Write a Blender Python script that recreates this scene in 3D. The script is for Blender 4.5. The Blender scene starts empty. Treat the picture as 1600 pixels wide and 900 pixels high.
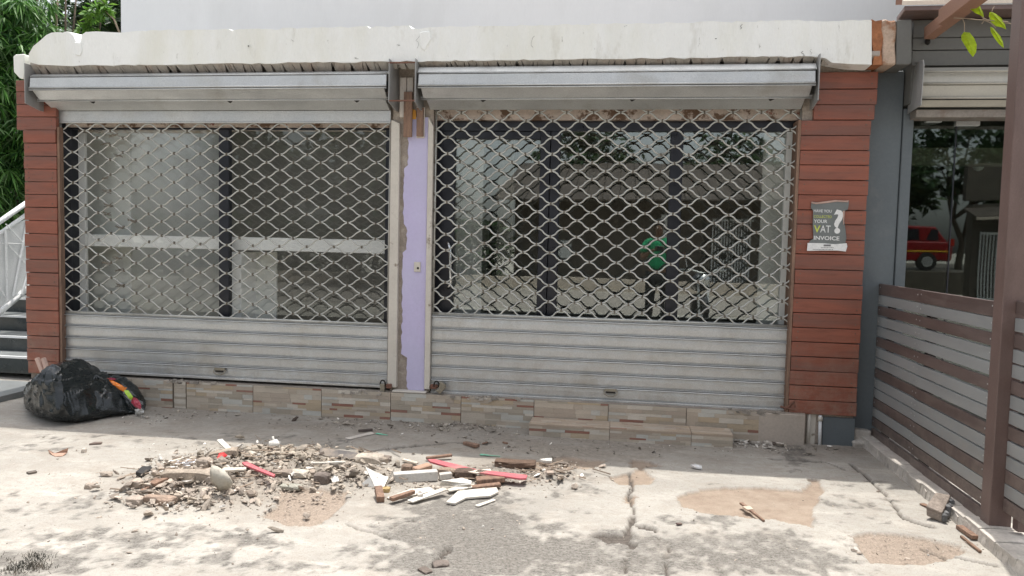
import bpy, bmesh, math, random
import numpy as np
from mathutils import Vector, Matrix
random.seed(7); rng = np.random.default_rng(7)
S = bpy.context.scene
COL = S.collection

# ------------------------------------------------------------------ camera
F = 1165.0
CAM = np.array([0.0, -5.6, 1.4])
def cam_axes(y, p, r):
    cy, sy, cp, sp, cr, sr = math.cos(y), math.sin(y), math.cos(p), math.sin(p), math.cos(r), math.sin(r)
    f = np.array([-sy*cp, cy*cp, -sp]); right = np.array([cy, sy, 0.0]); up = np.cross(right, f)
    return np.array([right*cr+up*sr, up*cr-right*sr, -f])
RM = cam_axes(math.radians(8.04), math.radians(3.525), math.radians(1.317))
cd = bpy.data.cameras.new('camera'); cam = bpy.data.objects.new('camera', cd); COL.objects.link(cam)
cd.sensor_width = 36; cd.lens = F/1600*36; cd.clip_start = 0.02; cd.clip_end = 3000
m = Matrix.Identity(4)
for i in range(3):
    for j in range(3): m[j][i] = RM[i][j]
    m[i][3] = CAM[i]
cam.matrix_world = m
S.camera = cam

# ------------------------------------------------------------------ world, sun, exposure
SUN_TO = Vector((0.05, 0.245, 1.0)).normalized()
W = bpy.data.worlds.new('World'); S.world = W; W.use_nodes = True
nt = W.node_tree; nt.nodes.clear()
sky = nt.nodes.new('ShaderNodeTexSky'); sky.sky_type = 'NISHITA'; sky.sun_disc = False
sky.sun_elevation = math.asin(SUN_TO.z); sky.sun_rotation = math.atan2(SUN_TO.x, SUN_TO.y)
sky.dust_density = 4.0; sky.air_density = 1.0; sky.ozone_density = 1.0
hs = nt.nodes.new('ShaderNodeHueSaturation'); hs.inputs['Saturation'].default_value = 0.30; hs.inputs['Value'].default_value = 1.0
bg = nt.nodes.new('ShaderNodeBackground'); bg.inputs['Strength'].default_value = 0.15
wo = nt.nodes.new('ShaderNodeOutputWorld')
nt.links.new(sky.outputs[0], hs.inputs['Color']); nt.links.new(hs.outputs[0], bg.inputs['Color']); nt.links.new(bg.outputs[0], wo.inputs[0])
ld = bpy.data.lights.new('sun', 'SUN'); ld.energy = 2.2; ld.angle = math.radians(0.6); ld.color = (1.0, 0.965, 0.91)
lo = bpy.data.objects.new('sun', ld); COL.objects.link(lo)
lo.rotation_euler = SUN_TO.to_track_quat('Z', 'Y').to_euler(); lo.location = (0, 5, 20)
S.view_settings.view_transform = 'Standard'; S.view_settings.look = 'None'
S.view_settings.exposure = 0.92; S.view_settings.gamma = 1.0
S.cycles.max_bounces = 10; S.cycles.diffuse_bounces = 4; S.cycles.glossy_bounces = 4
S.cycles.transparent_max_bounces = 16; S.cycles.caustics_reflective = False; S.cycles.caustics_refractive = False

# ------------------------------------------------------------------ photo measurement -> metres
def ray(x, y): return RM.T @ np.array([(x-800)/F, -(y-450)/F, -1.0])
def atY(x, y, Y=0.0):
    d = ray(x, y); t = (Y-CAM[1])/d[1]; return CAM+t*d
def atZ(x, y, Z=0.0):
    d = ray(x, y); t = (Z-CAM[2])/d[2]; return CAM+t*d
def atX(x, y, X=0.0):
    d = ray(x, y); t = (X-CAM[0])/d[0]; return CAM+t*d
def to_px(P):
    c = (P-CAM) @ RM.T
    return 800-F*c[..., 0]/c[..., 2], 450+F*c[..., 1]/c[..., 2]

# ------------------------------------------------------------------ materials
def srgb(r, g, b):
    f = lambda c: ((c/255+0.055)/1.055)**2.4 if c > 10 else c/255/12.92
    return (f(r), f(g), f(b))
def N(nt, t, **kw):
    n = nt.nodes.new('ShaderNode'+t)
    for k, v in kw.items():
        if k in n.inputs: n.inputs[k].default_value = v
        else: setattr(n, k, v)
    return n
def M(name, col, rough=0.7, var=0.15, scale=4.0, fine=70.0, fvar=0.1, bump=0.15, bscale=None, metal=0.0, stretch=(1, 1, 1),
      stains=(), vcol=False, spec=0.4, bdist=0.01, transl=0.0, coat=0.0, randobj=0.0, dent=0.0, splash=0.0):
    mt = bpy.data.materials.new(name); mt.use_nodes = True
    nt = mt.node_tree; nt.nodes.clear(); L = nt.links.new
    out = N(nt, 'OutputMaterial'); pb = N(nt, 'BsdfPrincipled')
    geo = N(nt, 'NewGeometry'); mp = N(nt, 'Mapping'); mp.inputs['Scale'].default_value = stretch
    L(geo.outputs['Position'], mp.inputs['Vector'])
    n1 = N(nt, 'TexNoise', Scale=scale, Detail=6.0, Roughness=0.6); L(mp.outputs[0], n1.inputs['Vector'])
    n2 = N(nt, 'TexNoise', Scale=fine, Detail=4.0, Roughness=0.7); L(mp.outputs[0], n2.inputs['Vector'])
    def maprange(src, a, b, c, d):
        r = N(nt, 'MapRange'); r.inputs[1].default_value = a; r.inputs[2].default_value = b
        r.inputs[3].default_value = c; r.inputs[4].default_value = d; L(src, r.inputs[0]); return r.outputs[0]
    v1 = maprange(n1.outputs[0], 0.3, 0.7, 1-var, 1+var); v2 = maprange(n2.outputs[0], 0.3, 0.7, 1-fvar, 1+fvar)
    mu = N(nt, 'Math', operation='MULTIPLY'); L(v1, mu.inputs[0]); L(v2, mu.inputs[1]); val = mu.outputs[0]
    if randobj:
        oi = N(nt, 'ObjectInfo'); rr = maprange(oi.outputs['Random'], 0, 1, 1-randobj, 1+randobj)
        m3 = N(nt, 'Math', operation='MULTIPLY'); L(val, m3.inputs[0]); L(rr, m3.inputs[1]); val = m3.outputs[0]
    vm = N(nt, 'VectorMath', operation='SCALE'); L(val, vm.inputs['Scale'])
    if vcol:
        at = N(nt, 'Attribute', attribute_name='Col'); L(at.outputs['Color'], vm.inputs[0])
    else: vm.inputs[0].default_value = col
    c = vm.outputs[0]
    for (sc, sscale, lo_, hi_, amt) in stains:   # colour, noise scale, thresholds, amount
        ns = N(nt, 'TexNoise', Scale=sscale, Detail=8.0, Roughness=0.65)
        mp2 = N(nt, 'Mapping'); mp2.inputs['Scale'].default_value = stretch; mp2.inputs['Location'].default_value = (sscale*3.1, sscale, 1.7)
        L(geo.outputs['Position'], mp2.inputs['Vector']); L(mp2.outputs[0], ns.inputs['Vector'])
        f = maprange(ns.outputs[0], lo_, hi_, 0, amt)
        mx = N(nt, 'Mix', data_type='RGBA'); L(f, mx.inputs[0]); L(c, mx.inputs[6]); mx.inputs[7].default_value = (*sc, 1); c = mx.outputs[2]
    if splash:   # dried mud splashed up from the ground
        sx = N(nt, 'SeparateXYZ'); L(geo.outputs['Position'], sx.inputs[0]); f1 = maprange(sx.outputs[2], 0.15, 0.85, 0.75, 0)
        ns = N(nt, 'TexNoise', Scale=11.0, Detail=8.0, Roughness=0.8); L(geo.outputs['Position'], ns.inputs['Vector']); f2 = maprange(ns.outputs[0], .42, .66, 0, splash)
        mm = N(nt, 'Math', operation='MULTIPLY'); L(f1, mm.inputs[0]); L(f2, mm.inputs[1]); mx = N(nt, 'Mix', data_type='RGBA'); L(mm.outputs[0], mx.inputs[0]); L(c, mx.inputs[6]); mx.inputs[7].default_value = (.36, .30, .24, 1); c = mx.outputs[2]
    L(c, pb.inputs['Base Color'])
    pb.inputs['Metallic'].default_value = metal; pb.inputs['Specular IOR Level'].default_value = spec
    pb.inputs['Coat Weight'].default_value = coat
    rr = maprange(n1.outputs[0], 0.3, 0.7, max(0.03, rough-0.1), min(1, rough+0.1)); L(rr, pb.inputs['Roughness'])
    if bump:
        b = N(nt, 'Bump', Strength=bump, Distance=bdist)
        nb = n2
        if bscale: nb = N(nt, 'TexNoise', Scale=bscale, Detail=5.0, Roughness=0.6); L(mp.outputs[0], nb.inputs['Vector'])
        L(nb.outputs[0], b.inputs['Height']); L(b.outputs[0], pb.inputs['Normal'])
        if dent:
            n9 = N(nt, 'TexNoise', Scale=3.2, Detail=2.0); L(geo.outputs['Position'], n9.inputs['Vector']); b9 = N(nt, 'Bump', Strength=dent, Distance=0.05); L(n9.outputs[0], b9.inputs['Height']); L(b9.outputs[0], b.inputs['Normal'])
    if transl:
        tr = N(nt, 'BsdfTranslucent'); L(c, tr.inputs['Color']); mx = N(nt, 'MixShader'); mx.inputs[0].default_value = transl
        L(pb.outputs[0], mx.inputs[1]); L(tr.outputs[0], mx.inputs[2]); L(mx.outputs[0], out.inputs[0])
    else: L(pb.outputs[0], out.inputs[0])
    return mt
def glass(name, tint, refl):
    mt = bpy.data.materials.new(name); mt.use_nodes = True; nt = mt.node_tree; nt.nodes.clear(); L = nt.links.new
    out = N(nt, 'OutputMaterial'); t = N(nt, 'BsdfTransparent'); t.inputs[0].default_value = (*tint, 1)
    g = N(nt, 'BsdfGlossy', Roughness=0.015); g.inputs[0].default_value = (0.93, 1, 0.97, 1)
    g0 = N(nt, 'NewGeometry'); dt = N(nt, 'VectorMath', operation='DOT_PRODUCT'); L(g0.outputs['Incoming'], dt.inputs[0]); L(g0.outputs['True Normal'], dt.inputs[1])
    ab = N(nt, 'Math', operation='ABSOLUTE'); L(dt.outputs['Value'], ab.inputs[0]); om = N(nt, 'Math', operation='SUBTRACT'); om.inputs[0].default_value = 1; L(ab.outputs[0], om.inputs[1])
    fr = N(nt, 'Math', operation='POWER'); L(om.outputs[0], fr.inputs[0]); fr.inputs[1].default_value = 5; ad = N(nt, 'Math', operation='ADD'); ad.inputs[1].default_value = refl; ad.use_clamp = True
    ge = N(nt, 'NewGeometry'); no = N(nt, 'TexNoise', Scale=1.3, Detail=1.0); L(ge.outputs['Position'], no.inputs['Vector'])
    bu = N(nt, 'Bump', Strength=0.05, Distance=0.03); L(no.outputs[0], bu.inputs['Height']); L(bu.outputs[0], g.inputs['Normal'])
    L(fr.outputs[0], ad.inputs[0]); mx = N(nt, 'MixShader'); L(ad.outputs[0], mx.inputs[0]); L(t.outputs[0], mx.inputs[1]); L(g.outputs[0], mx.inputs[2])
    L(mx.outputs[0], out.inputs[0]); return mt

DIRT = (0.16, 0.13, 0.10)
m_paint = M('white_paint', (0.90, 0.91, 0.88), 0.75, 0.04, 2.0, 60, 0.03, 0.45, 14, bdist=.02, stretch=(1.6, 1, .55), stains=[((0.74, 0.73, 0.60), 1.3, 0.45, 0.70, 0.5), ((0.50, 0.48, 0.40), 4.0, 0.58, 0.74, 0.55), ((0.22, 0.20, 0.16), 19, 0.66, 0.72, 0.65)])
m_upwall = M('white_wall', (0.86, 0.885, 0.90), 0.8, 0.02, 1.0, 30, 0.015, 0.08, 12, stains=[((.74, .76, .76), .9, .5, .72, .5)], stretch=(1.5, 1, .4))
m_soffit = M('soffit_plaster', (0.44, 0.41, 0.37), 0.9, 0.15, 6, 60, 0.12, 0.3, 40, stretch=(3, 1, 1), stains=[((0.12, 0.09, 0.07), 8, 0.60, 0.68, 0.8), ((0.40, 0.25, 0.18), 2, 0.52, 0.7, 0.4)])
m_alu = M('galvanised_slat', (0.57, 0.58, 0.57), 0.38, 0.10, 3, 130, 0.13, 0.45, 130, dent=.5, splash=.5, metal=0.55, bdist=0.004, stains=[((0.30, 0.27, 0.21), 3.5, 0.55, 0.8, 0.55), ((0.70, 0.70, 0.68), 60, 0.62, 0.7, 0.4)])
m_rod = M('mesh_rod', (0.54, 0.54, 0.50), 0.42, 0.22, 5, 90, 0.1, 0.1, metal=0.5, stains=[((0.22, 0.19, 0.14), 6, 0.55, 0.7, 0.6), ((0.40, 0.08, 0.06), 2.2, 0.72, 0.76, 0.5)])
m_clip = M('mesh_clip', (0.16, 0.14, 0.11), 0.6, 0.3, 9, 90, 0.2, 0.2, metal=0.3)
m_plate = M('grey_plate', (0.36, 0.36, 0.35), 0.5, 0.12, 5, 80, 0.06, 0.1, metal=0.3, stains=[((0.20, 0.15, 0.11), 5, 0.56, 0.75, 0.6)])
m_rust = M('rusty_iron', (0.20, 0.10, 0.07), 0.8, 0.3, 12, 90, 0.2, 0.4, metal=0.2)
m_rail = M('guide_rail_metal', (0.30, 0.27, 0.24), 0.6, 0.2, 7, 60, 0.15, 0.2, metal=0.3, stains=[((0.20, 0.12, 0.09), 8, 0.52, 0.7, 0.7)])
m_plank = M('red_brown_plank', (0.285, 0.092, 0.055), 0.42, 0.13, 3, 90, 0.12, 0.2, stretch=(1, 8, 9), spec=0.5, randobj=0.05, splash=.6, stains=[((0.17, 0.085, 0.065), 1.1, 0.42, 0.62, 0.7), ((0.15, 0.05, 0.03), 6, 0.52, 0.7, 0.6), ((0.45, 0.33, 0.27), 24, 0.68, 0.74, 0.45)])
m_frame = M('dark_frame', (0.018, 0.02, 0.028), 0.35, 0.2, 4, 60, 0.1, 0.05, spec=0.5)
m_glass = glass('window_glass', (0.975, 0.985, 0.975), 0.14)
m_glass_lowrefl = glass('low_reflection_glass', (0.985, 0.99, 0.985), 0.045)  # same glass as the right panes, mirroring turned down so the counter stands out
m_glass2 = glass('shop_glass', (0.74, 0.80, 0.77), 0.085)
m_purple = M('lilac_paint', (0.55, 0.505, 0.72), 0.6, 0.05, 3, 50, 0.04, 0.15, 30, stains=[((0.33, 0.29, 0.24), 16, 0.70, 0.72, 0.9), ((0.56, 0.55, 0.72), 2, 0.45, 0.7, 0.6)])
m_cream = M('cream_frame', (0.62, 0.58, 0.51), 0.6, 0.06, 4, 60, 0.05, 0.15, stains=[((0.22, 0.17, 0.12), 9, 0.62, 0.70, 0.9), ((0.45, 0.40, 0.33), 3, 0.5, 0.8, 0.5)])
m_conc = M('raw_concrete', (0.36, 0.31, 0.26), 0.95, 0.2, 8, 80, 0.2, 0.7, 50, stains=[((0.55, 0.49, 0.41), 7, 0.55, 0.65, 0.7)])
m_oldwood = M('old_wood', (0.27, 0.17, 0.12), 0.85, 0.25, 4, 60, 0.25, 0.5, stretch=(9, 9, 1), stains=[((0.12, 0.08, 0.06), 5, 0.5, 0.7, 0.8)])
m_whitewood = M('painted_wood', (0.66, 0.60, 0.53), 0.75, 0.1, 4, 60, 0.1, 0.3, stretch=(5, 5, 1), stains=[((0.25, 0.19, 0.14), 8, 0.6, 0.7, 0.8)])
m_orange = M('orange_paint', (0.75, 0.36, 0.06), 0.7, 0.1)
m_lintel = M('pinkish_lintel', (0.66, 0.56, 0.48), 0.85, 0.12, 5, 60, 0.12, 0.4, 40, stains=[((0.17, 0.10, 0.06), 7.5, 0.52, 0.58, 0.95), ((0.30, 0.09, 0.06), 11, 0.63, 0.68, 0.9)])
m_tile = M('ledger_tile', (1, 1, 1), 0.55, 0.08, 6, 60, 0.09, 0.25, 50, vcol=True, stretch=(1, 1, 3), stains=[((0.33, 0.29, 0.24), 2.6, 0.50, 0.8, 0.6)])
m_plaster = M('bare_plaster', (0.46, 0.40, 0.34), 0.9, 0.1, 3, 60, 0.08, 0.3, 30, stains=[((0.25, 0.21, 0.17), 4, 0.55, 0.75, 0.6)])
m_greyp = M('slate_grey_paint', (0.125, 0.145, 0.155), 0.55, 0.10, 1.8, 50, 0.05, 0.2, 20, stains=[((0.26, 0.25, 0.24), 3, 0.58, 0.8, 0.4)])
m_siding = M('grey_siding', (0.15, 0.15, 0.14), 0.6, 0.08, 3, 50, 0.05, 0.1)
m_beigeconc = M('broken_concrete', (0.52, 0.40, 0.31), 0.95, 0.15, 7, 70, 0.15, 0.8, 30, stains=[((0.30, 0.13, 0.06), 6, 0.52, 0.62, 0.8)])
m_rustconc = M('rust_stained_edge', (0.40, 0.17, 0.08), 0.95, 0.3, 9, 70, 0.2, 0.8, 30)
m_steelbrown = M('brown_post_paint', (0.155, 0.105, 0.092), 0.4, 0.12, 5, 120, 0.12, 0.1, spec=0.5, stretch=(3, 3, 1), stains=[((0.30, 0.24, 0.22), 40, 0.66, 0.72, 0.5)])
m_slatbrown = M('brown_slat_paint', (0.120, 0.088, 0.080), 0.42, 0.14, 4, 100, 0.12, 0.1, spec=0.5, splash=.5, stretch=(1, .6, 5), randobj=0.1, stains=[((0.24, 0.19, 0.17), 5, 0.5, 0.8, 0.5)])
m_slatgrey = M('grey_slat_paint', (0.29, 0.30, 0.30), 0.42, 0.08, 3, 100, 0.06, 0.1, spec=0.5, splash=.5, stretch=(1, .6, 5), randobj=0.1, stains=[((0.37, 0.36, 0.34), 4, 0.5, 0.8, 0.5)])
m_beam = M('brown_beam_paint', (0.29, 0.16, 0.11), 0.55, 0.1, 3, 60, 0.1, 0.15, stretch=(1, 1, 4))
m_creamroof = M('cream_roofing', (0.72, 0.64, 0.54), 0.8, 0.06, 3, 60, 0.06, 0.1)
m_kerb = M('kerb_concrete', (0.50, 0.46, 0.41), 0.95, 0.18, 5, 60, 0.15, 0.7, 30, stains=[((0.25, 0.22, 0.19), 4, 0.55, 0.7, 0.6)], randobj=0.08)
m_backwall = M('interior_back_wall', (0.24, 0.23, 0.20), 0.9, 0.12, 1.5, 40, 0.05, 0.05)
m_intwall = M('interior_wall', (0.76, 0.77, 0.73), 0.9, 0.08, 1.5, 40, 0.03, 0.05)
m_intfloor = M('interior_floor', (0.30, 0.28, 0.25), 0.6, 0.1)
m_shelf = M('white_board', (0.95, 0.95, 0.93), 0.5, 0.03, 2, 40, 0.02, 0.02)
m_chrome = M('chrome', (0.75, 0.76, 0.76), 0.15, 0.02, metal=1.0, bump=0)
m_brass = M('dull_lock_metal', (0.34, 0.31, 0.25), 0.45, 0.15, 20, 80, 0.1, 0.2, metal=0.7)
m_blacksteel = M('black_iron', (0.03, 0.026, 0.023), 0.6, 0.3, 12, 60, 0.2, 0.3, metal=0.3)
m_black_tile = M('black_granite', (0.022, 0.032, 0.035), 0.25, 0.3, 3, 60, 0.2, 0.02, spec=0.6, stains=[((0.12, 0.13, 0.13), 3, 0.55, 0.8, 0.5)])
m_tread = M('grey_granite', (0.20, 0.21, 0.21), 0.45, 0.12, 5, 120, 0.15, 0.05)
m_whitesteel = M('white_enamel', (0.82, 0.83, 0.83), 0.4, 0.03, bump=0.02)
m_bag = M('black_polythene', (0.007, 0.011, 0.012), 0.27, 0.2, 8, 60, 0.1, 0.22, 10, spec=0.6, bdist=0.012, stretch=(1, 1, 3.0), coat=0.15)
m_pvc = M('pinkish_wood', (0.60, 0.42, 0.34), 0.7, 0.1)
def simple(name, c, rough=0.7, **k): return M(name, c, rough, **k)
m_rubble = M('rubble', (1, 1, 1), 0.95, 0.25, 14, 90, 0.25, 0.8, 45, vcol=True)
m_debris = M('debris_surface', (1, 1, 1), 0.75, 0.08, 9, 90, 0.10, 0.3, 60, vcol=True, stains=[((0.38, 0.31, 0.24), 7, 0.50, 0.70, 0.65), ((0.24, 0.19, 0.15), 30, 0.60, 0.68, 0.6)])
m_leaf = M('leaf', (1, 1, 1), 0.5, 0.2, 6, 40, 0.1, 0, vcol=True, transl=0.35)
m_bark = M('bark', (0.13, 0.10, 0.075), 0.9, 0.3, 9, 50, 0.3, 0.8, 30)
m_yleaf = M('yellow_green_leaf', (0.50, 0.62, 0.03), 0.5, 0.15, 20, 60, 0.1, 0.1, transl=0.55)
m_twig = M('dry_twig', (0.34, 0.27, 0.20), 0.85, 0.2)

# ------------------------------------------------------------------ mesh helpers
class MB:
    def __init__(s): s.v = []; s.f = []; s.c = []; s.mi = []; s.col = (1, 1, 1); s.m = 0
    def face(s, idx): s.f.append(tuple(idx)); s.c.append(s.col); s.mi.append(s.m)
    def hexa(s, P):      # 8 points: bottom 4 ccw, top 4
        b = len(s.v); s.v += [tuple(p) for p in P]
        for q in ((3, 2, 1, 0), (4, 5, 6, 7), (0, 1, 5, 4), (1, 2, 6, 5), (2, 3, 7, 6), (3, 0, 4, 7)): s.face([b+i for i in q])
    def box(s, x0, x1, y0, y1, z0, z1, jit=0):
        P = [(x0, y0, z0), (x1, y0, z0), (x1, y1, z0), (x0, y1, z0), (x0, y0, z1), (x1, y0, z1), (x1, y1, z1), (x0, y1, z1)]
        if jit: P = [tuple(c+random.uniform(-jit, jit) for c in p) for p in P]
        s.hexa(P)
    def obox(s, c, u, v, w):   # centre and three half vectors
        c, u, v, w = map(Vector, (c, u, v, w))
        s.hexa([c-u-v-w, c+u-v-w, c+u+v-w, c-u+v-w, c-u-v+w, c+u-v+w, c+u+v+w, c-u+v+w])
    def prism(s, pts, ext):   # planar outline (3D points) extruded by vector ext
        n = len(pts); b = len(s.v); e = Vector(ext)
        s.v += [tuple(Vector(p)) for p in pts]+[tuple(Vector(p)+e) for p in pts]
        s.face(list(range(b+n-1, b-1, -1))); s.face(list(range(b+n, b+2*n)))
        for i in range(n): j = (i+1) % n; s.face([b+i, b+j, b+n+j, b+n+i])
    def tube(s, pts, r, n=8, cap=True):
        pts = [Vector(p) for p in pts]; b = len(s.v); k = len(pts)
        rs = r if hasattr(r, '__len__') else [r]*k
        t0 = (pts[1]-pts[0]).normalized(); ref = Vector((0, 0, 1)) if abs(t0.z) < 0.9 else Vector((1, 0, 0))
        a = t0.cross(ref).normalized()
        for i, p in enumerate(pts):
            t = (pts[min(i+1, k-1)]-pts[max(i-1, 0)]).normalized()
            a = (a-t*a.dot(t)).normalized(); bb = t.cross(a)
            for j in range(n):
                an = 2*math.pi*j/n; s.v.append(tuple(p+(a*math.cos(an)+bb*math.sin(an))*rs[i]))
        for i in range(k-1):
            for j in range(n):
                j2 = (j+1) % n; s.face([b+i*n+j, b+i*n+j2, b+(i+1)*n+j2, b+(i+1)*n+j])
        if cap: s.face([b+j for j in range(n)][::-1]); s.face([b+(k-1)*n+j for j in range(n)])
    def mesh(s, name, mats, smooth=False):
        me = bpy.data.meshes.new(name); me.from_pydata(s.v, [], s.f)
        for mt in (mats if isinstance(mats, (list, tuple)) else [mats]): me.materials.append(mt)
        ca = me.color_attributes.new('Col', 'FLOAT_COLOR', 'CORNER')
        arr = np.ones((len(me.loops), 4), np.float32); k = 0
        ln = np.array([len(f) for f in s.f]); arr[:, :3] = np.repeat(np.array(s.c, np.float32), ln, axis=0)
        ca.data.foreach_set('color', arr.ravel())
        me.polygons.foreach_set('material_index', s.mi)
        if smooth: me.polygons.foreach_set('use_smooth', [True]*len(s.f))
        me.update(); return me
    def build(s, name, mats, parent=None, smooth=False, bevel=0, seg=1):
        o = bpy.data.objects.new(name, s.mesh(name, mats, smooth)); COL.objects.link(o); put(o, parent)
        if bevel: bev(o, bevel, seg)
        return o
def bev(o, w, seg=1):
    b = o.modifiers.new('bevel', 'BEVEL'); b.width = w; b.segments = seg; b.limit_method = 'ANGLE'; b.angle_limit = math.radians(40)
def put(o, parent):
    if parent is not None:
        o.parent = parent; o.matrix_parent_inverse = Matrix.Translation(-world_loc(parent))
def world_loc(p):
    l = Vector(p.location)
    return l          # every parent's location is given in world metres
def thing(name, loc, label, cat, group=None):
    o = bpy.data.objects.new(name, None); COL.objects.link(o); o.location = loc; o.empty_display_size = 0.1
    return tag(o, label, cat, group)
def tag(o, label=None, cat=None, group=None, kind=None):
    if label: o['label'] = label
    if cat: o['category'] = cat
    if group: o['group'] = group
    if kind: o['kind'] = kind
    return o
def struct(o): o['kind'] = 'structure'; return o
def inst(name, me, loc, parent, rot=None):
    o = bpy.data.objects.new(name, me); COL.objects.link(o); o.location = loc
    if rot: o.rotation_euler = rot
    put(o, parent); return o
def sub(name, mats, parent, fn, **k):
    b = MB(); fn(b); return b.build(name, mats, parent, **k)

# value noise on arrays
class VN:
    def __init__(s, seed, n=128): s.g = np.random.default_rng(seed).random((n, n)); s.n = n
    def __call__(s, x, y):
        xi = np.floor(x).astype(int); yi = np.floor(y).astype(int); fx = x-xi; fy = y-yi
        fx = fx*fx*(3-2*fx); fy = fy*fy*(3-2*fy); n = s.n; g = s.g
        a = g[xi % n, yi % n]; b = g[(xi+1) % n, yi % n]; c = g[xi % n, (yi+1) % n]; d = g[(xi+1) % n, (yi+1) % n]
        return (a*(1-fx)+b*fx)*(1-fy)+(c*(1-fx)+d*fx)*fy
def fbm(x, y, seed=1, oct=5):
    r = 0; a = 0.5; t = 0
    for k in range(oct): r = r+a*VN(seed+k)(x*2**k+17.3*k, y*2**k+9.1*k); t += a; a *= 0.55
    return r/t

# ================================================================== GROUND
def seg(a, b, n): return list(np.linspace(a, b, n, endpoint=False))
xs = np.array([-900, -300, -120, -60, -30, -15, -9, -7]+seg(-6.0, 2.0, 640)+[2.0, 2.6, 4, 7, 12, 20, 40, 80, 120, 300, 900.0])
ys = np.array([-900, -300, -120, -60, -30, -18, -12, -8, -6, -5, -4]+seg(-3.4, 0.25, 310)+[0.25, 1, 3, 6, 12, 30, 60, 120, 300, 900.0])
GX, GY = np.meshgrid(xs, ys, indexing='ij')
U, V = to_px(np.stack([GX, GY, np.zeros_like(GX)], -1))
front = (GY > -4.5) & (GX > -8) & (GX < 5) & (GY < 3)
wob = (fbm(GX*9, GY*9, 3)-0.5); wob2 = (fbm(GX*9, GY*9, 33)-0.5); wobf = fbm(GX*45, GY*45, 43, 3)-.5
Uw = U+wob*30+wobf*16; Vw = V+wob2*12+wobf*7
Uc = U+wob*10+wobf*7; Vc = V+wob2*5+wobf*3
def inpoly(poly, x=None, y=None):
    x = Uc if x is None else x; y = Vc if y is None else y
    r = np.zeros(x.shape, bool); n = len(poly)
    for i in range(n):
        x1, y1 = poly[i]; x2, y2 = poly[(i+1) % n]
        if y1 == y2: continue
        c = ((y1 > y) != (y2 > y)) & (x < (x2-x1)*(y-y1)/(y2-y1)+x1); r ^= c
    return (r & front).astype(float)
def blob(cx, cy, rx, ry, s=1.0): return s*np.exp(-(((U-cx)/rx)**2+((V-cy)/ry)**2))*front
def near_line(pts, w):
    d = np.full(U.shape, 1e9)
    for (x1, y1), (x2, y2) in zip(pts[:-1], pts[1:]):
        L2 = (x2-x1)**2+(y2-y1)**2; t = np.clip(((Uc-x1)*(x2-x1)+(Vc-y1)*(y2-y1))/L2, 0, 1)
        d = np.minimum(d, np.hypot(Uc-(x1+t*(x2-x1)), (Vc-(y1+t*(y2-y1)))))
    return (d < w*1.15)*front
stain = sum(blob(*b) for b in [(60, 872, 70, 26, .9), (40, 882, 45, 18, 1.0), (260, 866, 150, 22, .55), (150, 835, 110, 12, .5), (430, 882, 110, 16, .5), (95, 785, 60, 13, .45), (330, 840, 70, 13, .45),
    (705, 855, 75, 50, 1.3), (775, 835, 50, 60, 1.15), (660, 806, 60, 22, .7), (720, 790, 50, 14, .5), (870, 865, 90, 36, .9), (960, 880, 90, 30, .6), (1080, 872, 110, 30, .85), (1120, 842, 110, 12, .6),
    (1225, 858, 55, 30, 1.), (1262, 885, 60, 20, .8), (1300, 800, 40, 16, .35), (1330, 790, 60, 12, .3), (1240, 712, 18, 16, 1.3), (1110, 812, 45, 10, .5), (1330, 760, 50, 10, .45), (1400, 800, 50, 12, .25),
    (560, 860, 60, 18, .35), (20, 800, 50, 14, .5), (1120, 770, 30, 9, .3), (920, 760, 50, 12, .3), (250, 690, 200, 9, .25), (40, 700, 60, 8, .3)])
nA = fbm(GX*7, GY*9, 50, 6); nB = fbm(GX*26, GY*22, 60, 5)
stain = np.clip((stain+(nA-0.5)*2.0+(nB-.5)*1.3-0.30)*2.4, 0, 1)*np.clip(0.30+1.7*(nB-0.22), 0, 1)*(stain > 0.02)
stain = np.clip(stain+(blob(735, 850, 85, 62, .8)+blob(690, 890, 80, 30, .3)+blob(870, 872, 120, 26, .4)+blob(1080, 880, 90, 18, .3)+blob(1220, 865, 50, 26, .25))*np.clip(.25+1.5*nB, 0, 1.2), 0, 1)
brown = np.clip(inpoly([(1058, 775), (1085, 765), (1130, 762), (1160, 758), (1210, 762), (1250, 765), (1268, 755), (1262, 746), (1282, 750), (1285, 770), (1270, 800), (1268, 825), (1215, 812), (1150, 806), (1095, 800), (1066, 790)])
    + inpoly([(952, 746), (985, 738), (1000, 730), (1008, 735), (1024, 748), (1012, 757), (970, 757)]) + inpoly([(984, 730), (987, 716), (1010, 719), (1040, 728), (1000, 732)])
    + inpoly([(974, 786), (978, 773), (995, 773), (990, 786)]) + inpoly([(830, 722), (880, 712), (950, 720), (930, 732), (880, 738), (850, 735)]), 0, 1)
earth = np.clip(inpoly([(408, 808), (435, 785), (440, 760), (545, 768), (535, 790), (510, 810), (490, 822), (450, 820)])
    + inpoly([(1330, 836), (1360, 830), (1425, 835), (1460, 842), (1500, 850), (1512, 862), (1480, 874), (1440, 882), (1360, 878), (1345, 860)]), 0, 1)
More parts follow.
